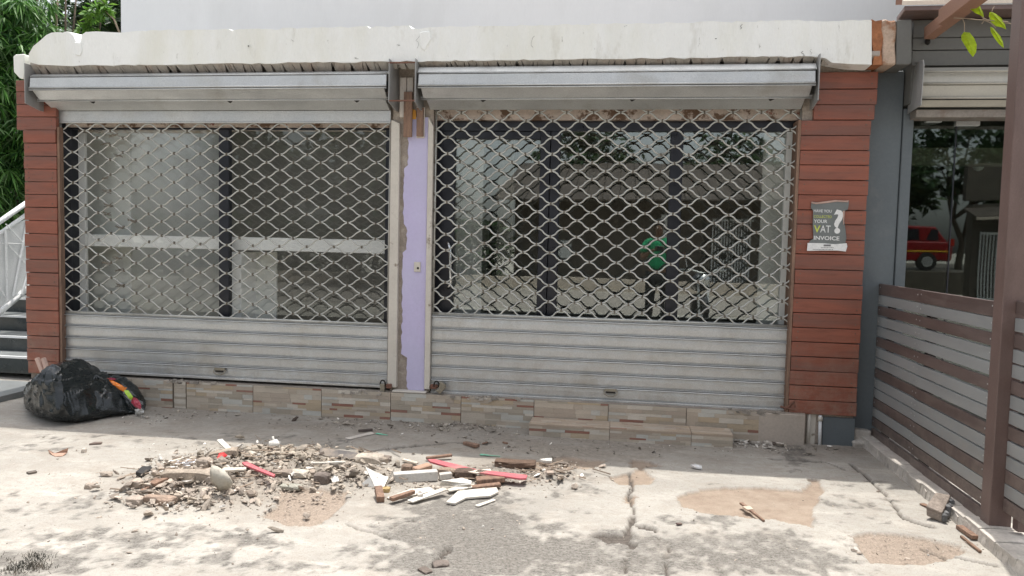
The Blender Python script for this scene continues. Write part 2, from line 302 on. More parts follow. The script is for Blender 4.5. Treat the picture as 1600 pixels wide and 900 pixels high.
crack = np.clip(inpoly([(918, 834), (945, 830), (975, 834), (982, 825), (983, 810), (990, 798), (997, 812), (988, 822), (986, 834), (986, 843), (999, 848), (993, 856), (978, 848), (950, 848)]) + inpoly([(991, 822), (1005, 818), (1026, 823), (1023, 828), (1000, 826)])
    + near_line([(985, 740), (988, 758), (984, 778), (990, 800)], 2.2) + near_line([(988, 850), (984, 865), (975, 880), (980, 900)], 1.5) + near_line([(1022, 826), (1030, 842)], 1.2)
    + near_line([(1046, 850), (1040, 872), (1044, 900)], 1.4) + near_line([(1330, 725), (1352, 742), (1385, 775), (1412, 810), (1460, 824)], 1.6) + near_line([(560, 708), (620, 700), (700, 692), (760, 694)], 1.3)
    + near_line([(676, 885), (690, 868), (700, 860)], 3.5) + near_line([(540, 818), (560, 828), (612, 842)], .8) + near_line([(1440, 852), (1480, 868), (1560, 884)], 1.2)
    + near_line([(600, 836), (612, 824), (650, 812)], .8) + near_line([(1200, 715), (1290, 722), (1320, 735)], .9), 0, 1)
dustb = (blob(520, 670, 420, 26, .8)+blob(900, 705, 260, 24, .8)+blob(1330, 700, 110, 16, .7)+blob(420, 765, 230, 40, .9)+blob(760, 745, 150, 20, .5)+blob(1000, 700, 300, 9, .3)+blob(1180, 685, 60, 7, .8)+blob(300, 640, 160, 10, .5))
dust = np.clip(dustb+(fbm(GX*5, GY*9, 80, 5)-0.5)*1.3, 0, 1)*(dustb > 0.03)
heap = np.clip(blob(320, 752, 95, 22, .06)+blob(440, 728, 85, 16, .06)+blob(580, 745, 60, 14, .03)+blob(780, 735, 70, 9, .03)+blob(880, 742, 30, 8, .025)+blob(720, 672, 35, 6, .03)+blob(560, 664, 60, 5, .012), 0, 0.09)
dust = np.clip(dust+heap*22, 0, 1)
heapn = heap*(0.6+0.9*fbm(GX*30, GY*30, 90, 4))
edgeN = fbm(GX*40, GY*40, 95, 4)
Z = (fbm(GX*1.5, GY*1.5, 20)-0.5)*0.012+(fbm(GX*14, GY*14, 25)-0.5)*0.006*front-0.016*brown-0.018*earth-0.022*crack-0.004*stain*edgeN+heapn+earth*(edgeN-0.5)*0.012+dust*(edgeN-.5)*0.006
Z = np.where(front, Z, np.where(GY > 0.3, -0.03, 0.0))
Z = np.where(GX > 1.86, np.minimum(Z, -0.01), Z)
def grid_obj(name, X, Y, Z, cols, mat):
    nx, ny = X.shape; me = bpy.data.meshes.new(name)
    me.vertices.add(nx*ny); me.vertices.foreach_set('co', np.stack([X, Y, Z], -1).astype(np.float32).ravel())
    i = np.arange(nx*ny).reshape(nx, ny); q = np.stack([i[:-1, :-1], i[1:, :-1], i[1:, 1:], i[:-1, 1:]], -1).reshape(-1, 4)
    me.loops.add(q.size); me.loops.foreach_set('vertex_index', q.ravel().astype(np.int32)); me.polygons.add(len(q))
    me.polygons.foreach_set('loop_start', np.arange(0, q.size, 4, dtype=np.int32)); me.polygons.foreach_set('loop_total', np.full(len(q), 4, np.int32))
    me.update(calc_edges=True); me.polygons.foreach_set('use_smooth', np.ones(len(q), bool))
    for nm, c in cols.items():
        a = me.color_attributes.new(nm, 'FLOAT_COLOR', 'POINT'); a.data.foreach_set('color', c.astype(np.float32).reshape(-1))
    me.materials.append(mat); o = bpy.data.objects.new(name, me); COL.objects.link(o); return o
def ground_mat():
    mt = bpy.data.materials.new('worn_concrete'); mt.use_nodes = True; nt = mt.node_tree; nt.nodes.clear(); L = nt.links.new
    out = N(nt, 'OutputMaterial'); pb = N(nt, 'BsdfPrincipled', Roughness=0.9); pb.inputs['Specular IOR Level'].default_value = 0.25
    geo = N(nt, 'NewGeometry'); a1 = N(nt, 'Attribute', attribute_name='MaskA'); a2 = N(nt, 'Attribute', attribute_name='MaskB')
    s1 = N(nt, 'SeparateColor'); s2 = N(nt, 'SeparateColor'); L(a1.outputs['Color'], s1.inputs[0]); L(a2.outputs['Color'], s2.inputs[0])
    def noise(sc, d=6, r=.6, st=(1, 1, 1)):
        mp = N(nt, 'Mapping'); mp.inputs['Scale'].default_value = st; L(geo.outputs['Position'], mp.inputs[0])
        n = N(nt, 'TexNoise', Scale=sc, Detail=float(d), Roughness=r); L(mp.outputs[0], n.inputs['Vector']); return n.outputs[0]
    def mr(src, a, b, c, d):
        r = N(nt, 'MapRange'); r.inputs[1].default_value = a; r.inputs[2].default_value = b; r.inputs[3].default_value = c; r.inputs[4].default_value = d; L(src, r.inputs[0]); return r.outputs[0]
    def mix(f, a, b):
        x = N(nt, 'Mix', data_type='RGBA')
        if isinstance(f, float): x.inputs[0].default_value = f
        else: L(f, x.inputs[0])
        for i, v in ((6, a), (7, b)):
            if isinstance(v, tuple): x.inputs[i].default_value = (*v, 1)
            else: L(v, x.inputs[i])
        return x.outputs[2]
    def mul(a, b):
        x = N(nt, 'Math', operation='MULTIPLY'); L(a, x.inputs[0])
        if isinstance(b, float): x.inputs[1].default_value = b
        else: L(b, x.inputs[1])
        return x.outputs[0]
    c = mix(mr(noise(1.3), .35, .65, 0, 1), (0.335, 0.315, 0.28), (0.43, 0.405, 0.36))
    c = mix(mr(noise(5.5, 8, .7), .50, .68, 0, .55), c, (0.32, 0.28, 0.235))
    c = mix(mr(noise(2.2, 8, .7, (1, 2.5, 1)), .52, .70, 0, .65), c, (0.57, 0.53, 0.47))
    c = mix(mr(noise(14, 8, .8, (1, 1.6, 1)), .50, .62, 0, .45), c, (0.30, 0.265, 0.225))
    c = mix(mr(noise(60, 4, .8), .55, .66, 0, .5), c, (0.20, 0.165, 0.14))
    c = mix(mul(s2.outputs[0], 0.85), c, mix(mr(noise(30, 6, .7), .35, .65, 0, 1), (0.21, 0.18, 0.15), (0.34, 0.30, 0.25)))
    sg = mul(s1.outputs[0], mr(noise(38, 8, .85, (1, 1.8, 1)), .38, .56, 0.42, 1))
    c = mix(mul(sg, 0.97), c, mix(mr(noise(110, 4, .8), .45, .62, 0, 1), (0.16, 0.147, 0.13), (0.065, 0.06, 0.053)))
    c = mix(mul(s1.outputs[1], 0.95), c, mix(mr(noise(9, 6, .7), .35, .65, 0, 1), (0.27, 0.205, 0.155), (0.36, 0.29, 0.225)))
    c = mix(mul(s2.outputs[1], 0.9), c, mix(mr(noise(80, 4, .8), .35, .65, 0, 1), (0.22, 0.17, 0.13), (0.37, 0.30, 0.24)))
    c = mix(mul(s1.outputs[2], 0.95), c, mix(mr(noise(70, 4, .7), .4, .6, 0, 1), (0.13, 0.11, 0.095), (0.07, 0.06, 0.05)))
    v = N(nt, 'VectorMath', operation='SCALE'); L(c, v.inputs[0]); L(mr(noise(160, 3, .8), .3, .7, .84, 1.14), v.inputs['Scale'])
    L(v.outputs[0], pb.inputs['Base Color'])
    b = N(nt, 'Bump', Strength=0.55, Distance=0.006); L(noise(55, 8, .75), b.inputs['Height'])
    b2 = N(nt, 'Bump', Strength=0.35, Distance=0.003); L(noise(240, 3, .7), b2.inputs['Height']); L(b.outputs[0], b2.inputs['Normal']); L(b2.outputs[0], pb.inputs['Normal'])
    L(pb.outputs[0], out.inputs[0]); return mt
one = np.ones_like(GX)
ground = struct(grid_obj('ground', GX, GY, Z, {'MaskA': np.stack([stain, brown, crack, one], -1), 'MaskB': np.stack([dust, earth, heap/0.07, one], -1)}, ground_mat()))
def gz(x, y):     # ground height near (x, y)
    i = int(np.clip(np.searchsorted(xs, x), 0, len(xs)-1)); j = int(np.clip(np.searchsorted(ys, y), 0, len(ys)-1)); return float(Z[i, j])

# ================================================================== SHOP BUILDING
shop = thing('shop_building', (-1.6, 0.5, 0), 'low shop building with a thick chipped white concrete parapet above two shutters', 'building')
# parapet with ragged top, traced as an outline and given its real thickness
def parapet():
    b = MB(); YF, YB = -0.2, -0.05
    top = [(45, 84), (52, 72), (62, 64), (72, 55), (80, 51), (90, 50), (98, 51), (104, 49), (110, 51), (115, 56), (118, 64), (126, 65), (128, 54), (134, 50), (150, 49), (190, 51)]
    x = 205
    while x < 1360:
        base = 50 + (x-190)*(30-50)/(1360-190)
        base += (-1.5 if 230 < x < 640 else 0)+(2.5 if 640 < x < 668 else 0)+(1.5 if x > 1250 else 0)
        top.append((x, base+random.uniform(-1.3, 1.3)+(random.uniform(1, 3) if random.random() < .06 else 0))); x += random.uniform(4, 14)
    top.append((1362, 32))
    bot = [(1362, 101), (1330, 100), (1300, 98), (1290, 91), (1270, 88)]
    x = 1250
    while x > 100: bot.append((x, 88+(1250-x)*(102.5-88)/1150+random.uniform(-1.1, 1.1))); x -= random.uniform(6, 18)
    bot += [(60, 101), (45, 97)]
    P = [atY(px, py, YF) for px, py in top+bot]
    # ragged: front face, top bevelled back
    n = len(P); e = Vector((0, YB-YF, 0)); base = len(b.v)
    b.v += [tuple(p) for p in P]
    b.v += [(p[0], YB, p[2]+(0.02 if i < len(top) else 0)+random.uniform(-.01, .01)) for i, p in enumerate(P)]
    b.face(range(base+n-1, base-1, -1)); b.face(range(base+n, base+2*n))
    for i in range(n): j = (i+1) % n; b.face([base+i, base+j, base+n+j, base+n+i])
    return b
pa = parapet().build('parapet', m_paint, shop)
def cracks(b):
    r = random.Random(8)
    for (px0, py0, n, dy) in ((657, 52, 7, 4), (1160, 38, 4, 3), (835, 56, 5, 4), (1255, 80, 6, 1.5), (1268, 77, 5, 2), (455, 62, 2, 2), (560, 92, 5, -.6), (620, 70, 3, .5), (980, 40, 4, .6), (1120, 60, 3, .5)):
        x, y = px0, py0; pts = [Vector(atY(x, y, -.2015))]
        for _ in range(n): x += r.uniform(-3.5, 3.5); y += dy*r.uniform(.4, 1.2); pts.append(Vector(atY(x, y, -.2015)))
        b.tube(pts, r.uniform(.0006, .0013), 4)
tag(sub('hairline_cracks', m_blacksteel, shop, cracks), kind='stuff')
sub('repair_patch', m_paint, shop, lambda b: b.prism([atY(x, y, -.2) for x, y in [(656, 51), (664, 49), (672, 50), (674, 62), (668, 72), (664, 80), (658, 76), (655, 62)]], (0, -.009, 0)), bevel=.006)
sub('repair_patch', m_paint, shop, lambda b: b.prism([atY(x, y, -.2) for x, y in [(117, 66), (127, 67), (129, 80), (126, 88), (118, 86)]], (0, -.008, 0)), bevel=.005)
sub('wall_hook', m_blacksteel, shop, lambda b: b.tube([atY(388, 72, -.2), atY(388, 72, -.212)], .005, 6))
# small broken block at the far left end
sub('end_block', m_paint, shop, lambda b: b.prism([atY(x, y, -.2) for x, y in [(20, 88), (24, 85), (37, 84), (39, 112), (37, 124), (30, 122), (21, 112)]], (0, .3, 0)), bevel=.006)
def rust_edge(b):
    pts = [(1362, 30), (1368, 33), (1378, 31), (1377, 45), (1380, 60), (1377, 80), (1379, 101), (1364, 101), (1366, 85), (1363, 70), (1362, 50)]
    b.prism([atY(x, y, -.185) for x, y in pts], (0, .5, 0))
sub('rust_stained_edge', m_rustconc, shop, rust_edge)
def beige_edge(b):
    pts = [(1378, 31), (1384, 29), (1392, 33), (1400, 30), (1402, 45), (1399, 70), (1401, 101), (1379, 101), (1380, 60), (1377.5, 45)]
    b.prism([atY(x, y, -.19) for x, y in pts], (0, .5, 0))
sub('broken_concrete_edge', m_beigeconc, shop, beige_edge, bevel=.01)
# soffit band: recessed, sloping back, grooved
def soffit(b):
    x = -4.66
    while x < 1.70:
        w = random.uniform(.012, .05); d = random.uniform(-.0025, .0025); sk = random.uniform(-.02, .03); fx = (x+4.66)/6.36; zt = 2.722-.0*fx; zb = (2.652 if x < -1.75 else 2.668)+d
        b.hexa([(x, -.194, zt-.008), (x+w, -.194, zt-.008), (x+w+sk, -.125+d, zb), (x+sk, -.125+d, zb), (x, -.194, zt+.02), (x+w, -.194, zt+.02), (x+w+sk, -.10, zt+.02), (x+sk, -.10, zt+.02)])
        x += w+random.uniform(0, .0015)
    b.box(-4.60, 1.9, -.12, .3, 2.70, 2.722)
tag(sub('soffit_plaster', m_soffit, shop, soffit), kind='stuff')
sub('roof_slab', m_plaster, shop, lambda b: (b.box(-4.62, 1.9, -0.046, 1.25, 2.735, 2.85), b.box(-4.7, -4.55, 1.252, 2.45, 2.74, 2.88), b.box(-1.9, 1.9, 1.252, 2.45, 2.74, 2.88)))  # invented opening over the left bay, shaped to let skylight brighten the interior
sub('ceiling_edge', m_plaster, shop, lambda b: b.box(-4.75, 1.45, 2.452, 3.0, 2.76, 2.84))
# inner shell
sub('side_wall', m_intwall, shop, lambda b: b.box(-4.95, -4.75, .3, 3.2, 0, 2.74))
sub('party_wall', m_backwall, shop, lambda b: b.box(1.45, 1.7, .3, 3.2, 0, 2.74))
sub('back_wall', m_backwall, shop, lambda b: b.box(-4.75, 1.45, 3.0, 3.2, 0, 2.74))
sub('partition_wall', m_intwall, shop, lambda b: b.box(-1.64, -1.5, .2, 3.0, 0, 2.74))
sub('floor_slab', m_intfloor, shop, lambda b: b.box(-4.75, 1.45, 0.0, 3.0, 0.0, .2))
sub('lintel', m_lintel, shop, lambda b: (b.box(-4.75, -1.6, .06, .3, 2.27, 2.74), b.box(-1.5, 1.45, .06, .3, 2.325, 2.74)))

# upper-storey wall of the white building behind
ub = thing('white_building', (-1.0, 2.5, 0), 'plain white upper wall of the building rising behind the parapet', 'building')
def upw(b): b.box(atY(189, 20, 2.5)[0], 5.5, 2.5, 6.5, 2.9, 6.3)
sub('wall', m_upwall, ub, upw)
sub('lower_wall', m_upwall, ub, lambda b: b.box(-4.8, 5.5, 3.25, 6.5, -.1, 2.9))
sub('coping', m_upwall, ub, lambda b: b.box(atY(189, 20, 2.5)[0]-.05, 5.55, 2.45, 6.55, 6.302, 6.4))

# ------------------------------------------------------------------ planked pillars
def plank_pillar(name, label, rows, depthY, mat, core, cat='pillar'):
    t = thing(name, ((core[0]+core[1])/2, .1, 0), label, cat)
    sub('core', m_conc, t, lambda b: b.box(core[0], core[1], depthY+.03, .012 if core[0] < 0 else .3, 0, 2.7))
    if core[0] < 0: sub('dark_reveal', m_frame, t, lambda b: b.box(core[0]+.02, core[1]+.004, .0125, .3, .215, 2.7))
    for k, (x0, x1, z0, z1) in enumerate(rows):
        b = MB(); d = random.uniform(-.003, .003); s = random.uniform(-.0015, .0015)
        P = [(x0, depthY+d, z0+.0024), (x1, depthY+d, z0+.0024+s), (x1, depthY+.035+d, z0+.0024+s), (x0, depthY+.035+d, z0+.0024),
             (x0, depthY+d, z1-.0024), (x1, depthY+d, z1-.0024+s), (x1, depthY+.035+d, z1-.0024+s), (x0, depthY+.035+d, z1-.0024)]
        b.hexa(P); b.build('plank', mat, t, bevel=.004, seg=2)
    def nails(b):
        for (x0, x1, z0, z1) in rows:
            for xx in (x0+.035, x1-.035):
                for q in (.3, .7):
                    if random.random() < .7: c = Vector((xx+random.uniform(-.008, .008), depthY-.0015, z0+(z1-z0)*q)); b.tube([c, c+Vector((0, .004, 0))], .0045, 6)
    tag(sub('nail_heads', m_clip, t, nails), kind='stuff')
    return t
PY = -0.06
zj = lambda px, py: atY(px, py, PY)[2]
lz = [zj(62, y) for y in (125, 143, 163, 182.5, 203, 223.5, 244, 264, 284, 304, 324, 344.5, 365, 385.5, 405.5, 426, 446, 465, 485, 504.5, 525, 545, 564.5, 584)]
xw = atY(25, 160, PY)[0]; xl = atY(38, 300, PY)[0]; xr = atY(88.5, 300, PY)[0]
rows = [((xw if i < 4 else xl)+random.uniform(-.004, .004), xr+random.uniform(-.003, .003), lz[i+1], lz[i]) for i in range(23)]
lp = plank_pillar('plank_pillar', 'narrow red-brown planked pillar at the left end of the shopfront beside the stairs', rows, PY, m_plank, (xl+.01, xr-.01))
rz = [zj(1300, y) for y in (112, 139, 163.5, 187.5, 211.5, 235, 258, 281.5, 305, 328.5, 351, 375, 398, 422, 445, 467.5, 490.5, 513.5, 536, 559, 581.5, 604.5, 627.5, 649.5)]
xa = atY(1252, 200, PY)[0]; xb = atY(1361, 200, PY)[0]; xc = atY(1372, 140, PY)[0]; xd = atY(1267, 165, PY)[0]
rows = [((xd+.02 if i < 3 else xa)+random.uniform(-.003, .003), (xc if i < 2 else (atY(1368, 170, PY)[0] if i == 2 else xb))+random.uniform(-.004, .004), rz[i+1], rz[i]) for i in range(23)]
rp = plank_pillar('plank_pillar', 'wide red-brown planked pillar between the right shutter and the slate grey column, poster on it', rows, PY, m_plank, (xa+.01, xb-.01))
sub('side_board', m_oldwood, rp, lambda b: b.box(xa-.022, xa-.002, PY-.004, .1, rz[-1]+.01, rz[3]))
sub('side_board', m_oldwood, lp, lambda b: b.box(xr+.002, xr+.022, PY+.01, -.005, .24, 2.25))

# ------------------------------------------------------------------ rolling shutters
def wave_rod(x0, x1, z, lam, amp, phase, r, Y, flat, jit=0.0, per=14, x_off=0.0):
    n = int((x1-x0)/lam*per)+1; pts = []
    for i in range(n+1):
        x = x0+(x1-x0)*i/n; s = math.cos(2*math.pi*(x-x0)/lam+phase)
        s = math.copysign(abs(s)**flat, s)
        pts.append((x, Y+random.uniform(-1, 1)*jit*.5, z+amp*s+random.uniform(-1, 1)*jit))
    b = MB(); b.tube(pts, r, 6, True); return b
def shutter(label, X0, X1, hx0, hx1, z_mesh0, z_mesh1, nrod, nwave, amp_k, flat, r, z_bot, nslat, platepx, jit, topslat, handle_px, tri):
    t = thing('roller_shutter', ((X0+X1)/2, 0, .2), label, 'roller shutter')
    # hood panels
    hz = 2.638 if tri else 2.664
    prof = [(-.05, 2.705), (-.19, 2.668), (-.215, 2.612), (-.228, 2.518), (-.135, 2.448), (-.03, 2.425)]
    for k in range(4):
        (ya, za), (yb, zb) = prof[k+(0 if k == 0 else 0)], prof[k+1]
        if k == 0: ya, za = -.04, hz-.002; yb, zb = -.175, hz-.002
        if k == 1: ya, za, yb, zb = -.178, hz, -.215, 2.618
        if k == 2: ya, za, yb, zb = -.224, 2.606, -.230, 2.528
        if k == 3: ya, za, yb, zb = -.228, 2.514, -.150, 2.450
        inset = (0, 0, .012, .03)[k]
        v = Vector((0, yb-ya, zb-za)); nrm = Vector((0, -v.z, v.y)).normalized()*.006
        b = MB(); c = Vector(((hx0+hx1)/2, (ya+yb)/2, (za+zb)/2))
        b.obox(c, ((hx1-hx0)/2-inset, 0, 0), v/2, nrm); b.build('hood_panel', m_alu, t, bevel=.002)
    for (y, z) in ((-.212, 2.612), (-.234, 2.519), (-.150, 2.449)):
        sub('hood_rib', m_alu, t, lambda b: (b.tube([(hx0+.01, y-.002, z+.007), (hx1-.01, y-.002, z+.007)], .0075, 8), b.tube([(hx0+.01, y-.004, z-.010), (hx1-.01, y-.004, z-.010)], .0055, 8)), smooth=True)
    sub('hood_underside', m_alu, t, lambda b: b.hexa([(hx0+.05, -.145, 2.445), (hx1-.05, -.145, 2.445), (hx1-.05, -.02, 2.385), (hx0+.05, -.02, 2.385), (hx0+.05, -.145, 2.452), (hx1-.05, -.145, 2.452), (hx1-.05, -.02, 2.60), (hx0+.05, -.02, 2.60)]), bevel=.002)
    for xx in (hx0+.45, hx0+(hx1-hx0)*.55, hx1-.3):
        sub('hood_hook', m_blacksteel, t, lambda b: b.prism([(xx, -.14, 2.442), (xx+.06, -.14, 2.442), (xx+.02, -.13, 2.425)], (0, .02, 0)))
    if topslat: sub('top_slat', m_alu, t, lambda b: (b.box(X0, X1, -.012, .0, 2.29, 2.385), b.tube([(X0, -.014, 2.292), (X1, -.014, 2.292)], .007, 8)), bevel=.002)
    # woven rods
    p = (z_mesh1-z_mesh0)/(nrod-1+2*amp_k*.5); lam = (X1-X0)/nwave; amp = p*amp_k*.5
    for k in range(nrod):
        z = z_mesh0+amp+k*p
        b = wave_rod(X0, X1, z, lam, amp, (math.pi if k % 2 else 0)+(0.0 if not tri else .25*math.sin(k*.5)*0), r, 0.0, flat, jit)
        # sag: rods drift a little so the lattice is not perfect
        if tri:
            sg = .012*math.sin(k*1.1)
            b.v = [(v[0], v[1], v[2]+.010*math.sin(v[0]*2.1+k*.5)*math.sin(k/nrod*math.pi)) for v in b.v]
        b.build('rod', m_rod, t, smooth=True)
    cl = MB()
    for k in range(nrod-1):
        for i in range(int(nwave*2)+2):
            x = X0+lam/2*i
            if x > X1-.01: continue
            s = math.cos(2*math.pi*(x-X0)/lam+(math.pi if k % 2 else 0))
            if s > 0.9:
                z = z_mesh0+amp+k*p+p/2
                if tri: z += .010*math.sin(x*2.1+k*.5)*math.sin(k/nrod*math.pi)
                cl.obox((x+random.uniform(-.002, .002), -.004, z), (.0055, 0, random.uniform(-.001, .001)), (0, r*1.5, 0), (random.uniform(-.003, .003), 0, r*1.75 if not tri else r*2.0))
    tag(cl.build('rod_clips', m_clip, t), kind='stuff')
    for xx in (X0+.006, X1-.006): sub('edge_rod', m_rod, t, lambda b: b.tube([(xx, 0, z_mesh0), (xx, 0, z_mesh1)], .007, 8), smooth=True)
    sub('bottom_rod', m_rod, t, lambda b: b.tube([(X0, -.004, z_mesh0), (X1, -.004, z_mesh0)], .010, 8), smooth=True)
    # slats
    h = (z_mesh0-.008-z_bot)/nslat
    b = MB(); pr = [(0, 0), (-.003, .012), (-.0035, h*.5), (-.001, h-.024), (-.013, h-.021), (-.021, h-.016), (-.017, h-.0115), (.006, h-.010), (.006, h-.0075), (-.014, h-.005), (-.008, h-.001), (.004, h-.001), (.006, 0)]
    b.prism([(0, y, z) for y, z in pr], (X1-X0, 0, 0)); sm = b.mesh('slat', m_alu)
    for k in range(nslat): inst('slat', sm, (X0, random.uniform(-.002, .002), z_bot+k*h), t)
    sub('bottom_rail', m_alu, t, lambda b: b.box(X0, X1, -.02, .012, z_bot-.022, z_bot-.001), bevel=.003)
    hp = atY(*handle_px, -.02)
    hd = sub('pull_handle', m_brass, t, lambda b: (b.tube([(hp[0]-.05, -.014, hp[2]+.005), (hp[0]-.045, -.03, hp[2]-.018), (hp[0]-.02, -.034, hp[2]-.03), (hp[0]+.02, -.034, hp[2]-.03), (hp[0]+.045, -.03, hp[2]-.018), (hp[0]+.05, -.014, hp[2]+.005)], .005, 8),
        b.box(hp[0]-.045, hp[0]+.045, -.022, -.012, hp[2]+.002, hp[2]+.022)), smooth=False)
    sub('keyhole_slot', m_blacksteel, t, lambda b: b.box(hp[0]-.035, hp[0]+.035, -.024, -.0225, hp[2]-.012, hp[2]+.001))
    for k, px in enumerate(platepx):
        x = atY(px, 130, -.25)[0]
        b = MB(); b.prism([(x, -.25, 2.715), (x, 0.04, 2.715), (x, 0.04, 2.372), (x, -.10, 2.372), (x, -.25, 2.405)], (.006, 0, 0)); b.build('end_plate', m_plate, t)
    return t
XL0 = atY(97, 400, 0)[0]; XL1 = atY(608.5, 400, 0)[0]; XR0 = atY(677, 400, 0)[0]; XR1 = atY(1243, 400, 0)[0]
sh_l = shutter('left roller shutter, its flatter sagging lattice under a galvanised hood and a top slat', XL0, XL1, atY(38, 130, -.25)[0]+.02, atY(607, 130, -.25)[0]-.01, .737, 2.285, 26, 12.5, 0.92, .85, .0057, .258, 5, (38, 607), .0006, True, (343, 579), True)
sh_r = shutter('right roller shutter, rounder even lattice of thick rods above six galvanised slats', XR0, XR1, atY(648, 130, -.25)[0]+.01, atY(1279, 130, -.25)[0]-.005, .838, 2.425, 26, 13.4, 0.88, .72, .0067, .235, 6, (648, 1279), .0002, False, (954, 612), False)
# tangled dark wire ties on the left lattice
for (px, py) in [(165, 225), (178, 212), (185, 243), (165, 278), (167, 299), (170, 320), (206, 345), (187, 355), (184, 403), (187, 422), (166, 411), (188, 446), (152, 205), (168, 334)]:
    c = atY(px, py, -.01); b = MB()
    for k in range(4):
        a = random.uniform(-.5, .5); L_ = random.uniform(.02, .045)
        b.tube([(c[0]-L_, -.014, c[2]-L_*a), (c[0], -.022, c[2]+random.uniform(-.01, .01)), (c[0]+L_, -.014, c[2]+L_*a)], .003, 5)
    b.build('wire_tie', m_clip, sh_l)
# guide rails
for (sh, xx, w) in ((sh_l, XL0-.035, .03), (sh_l, XL1+.001, .012), (sh_r, XR0-.014, .012), (sh_r, XR1+.002, .03)):
    sub('guide_rail', m_rail, sh, lambda b: (b.box(xx, xx+w, -.03, -.018, .235, 2.30), b.box(xx, xx+w*.6, .014, .026, .235, 2.30)), bevel=.003)

# ------------------------------------------------------------------ column between the shutters
cc = thing('painted_column', (-1.57, 0, .2), 'lilac painted column with cream side frames between the two roller shutters', 'column')
xp0 = atY(629, 400, -.03)[0]; xp1 = atY(665.5, 400, -.03)[0]
cx0 = atY(610, 400, 0)[0]+.002; cx1 = atY(677, 400, 0)[0]-.002
sub('core', m_conc, cc, lambda b: b.box(cx0+.01, cx1-.01, -.008, .3, .2, 2.7))
def pur(b):   # ragged left edge
    pts = [(xp1, .235)]; z = .235
    while z < 2.2: pts.append((xp1+random.uniform(-.002, .002), z)); z += .12
    pts.append((xp1, 2.33)); pts.append((xp0+.05, 2.33)); z = 2.25
    while z > .25:
        off = random.uniform(-.005, .007)+(.03 if 1.32 < z < 1.5 else 0)+(.045 if z < .5 else 0)+(.03 if z > 1.95 else 0); pts.append((xp0+off, z)); z -= .028
    pts.append((xp0+.06, .235))
    b.prism([(x, -.026, z) for x, z in pts], (0, .02, 0))
sub('paint_face', m_purple, cc, pur)
sub('orange_patch', m_orange, cc, lambda b: b.prism([(x, -.030, z) for x, z in ((atY(644, 0, -.03)[0], 2.40), (atY(652, 0, -.03)[0], 2.38), (atY(653, 0, -.03)[0], 2.315), (atY(644, 0, -.03)[0], 2.315))], (0, .02, 0)))
fw = atY(622.5, 400, -.03)[0]
sub('side_frame', m_cream, cc, lambda b: b.prism([(cx0, -.045, .25), (fw, -.045, .25), (fw, -.045, 2.28), (cx0+.005, -.045, 2.31)], (0, .05, 0)), bevel=.003)
fw2 = atY(666.5, 400, -.03)[0]
sub('side_frame', m_cream, cc, lambda b: b.prism([(fw2, -.045, .25), (cx1, -.045, .25), (cx1-.003, -.045, 2.26), (fw2, -.045, 2.33)], (0, .05, 0)), bevel=.003)
sub('socket_plate', m_cream, cc, lambda b: b.obox(atY(652, 417, -.032), (.026, 0, 0), (0, .004, 0), (0, 0, .038)), bevel=.003)
sub('socket_hole', m_blacksteel, cc, lambda b: b.tube([Vector(atY(653, 419, -.034))+Vector((0, .001, 0)), Vector(atY(653, 419, -.039))], .009, 10))
def slat_px(name, mat, x0, x1, y0, y1, Y, th, par, bv=.003, skew=0):
    a = atY(x0, y0, Y); c = atY(x1, y1, Y)
    b = MB(); b.prism([(a[0], Y, c[2]), (c[0], Y, c[2]+skew), (c[0]+skew, Y, a[2]), (a[0], Y, a[2])], (0, th, 0)); return b.build(name, mat, par, bevel=bv)
slat_px('wood_strip', m_whitewood, 625, 634, 121, 183, -.04, .02, cc)
slat_px('wood_strip', m_whitewood, 636, 645, 121, 146, -.036, .02, cc)
slat_px('wood_strip', m_oldwood, 631, 643, 143, 214, -.07, .02, cc)
slat_px('wood_strip', m_oldwood, 651, 661, 168, 213, -.06, .02, cc)
slat_px('wood_strip', m_whitewood, 651, 663, 167, 215.5, -.038, .012, cc)
for y in (98, 157.5):
    p0 = atY(607, y, -.245); p1 = atY(649, y-.5, -.245)
    sub('tie_bar', m_rust, cc, lambda b: b.tube([p0, p1], .006, 6))

# ------------------------------------------------------------------ shopfront glazing behind the shutters
GYf = 0.14
def glazing(label, x0, x1, z0, z1, bars, top_z, panes, glassm, nm='glass_shopfront'):
    t = thing(nm, ((x0+x1)/2, GYf, .2), label, 'shopfront')
    def fr(name, a, c, e, f, d=.05, mat=m_frame): return sub(name, mat, t, lambda b: b.box(a, c, GYf-d/2, GYf+d/2, e, f), bevel=.003)
    fr('top_rail', x0, x1, top_z, z1); fr('bottom_rail', x0, x1, .2, z0)
    for (a, c) in bars: fr('mullion', a, c, z0+.001, top_z-.001, .056)
    for (a, c) in panes:
        sub('glass_pane', glassm, t, lambda b: b.box(a, c, GYf+.002, GYf+.008, z0, top_z))
    return t
X = lambda px, py=350, Y=GYf: float(atY(px, py, Y)[0])
Zp = lambda px, py, Y=GYf: float(atY(px, py, Y)[2])
gl_l = glazing('dark framed glass shopfront behind the left lattice with white counter boards inside', X(92), X(612), Zp(350, 497), Zp(350, 190), [(X(97), X(116)), (X(344.5), X(360)), (X(603), X(612))], Zp(350, 203), [(X(116), X(344.5)), (X(360), X(603))], m_glass_lowrefl)
gl_r = glazing('dark framed glass shopfront with door handle behind the right lattice', X(672), X(1248), Zp(960, 497), Zp(960, 188), [(X(680), X(710)), (X(842), X(857)), (X(858), X(873)), (X(1043), X(1063))], Zp(960, 206), [(X(710), X(842)), (X(873), X(1043)), (X(1063), X(1222))], m_glass)
sub('door_top_rail', m_frame, gl_r, lambda b: b.box(X(710), X(842), GYf-.028, GYf+.028, Zp(770, 218), Zp(770, 206)-.002), bevel=.003)
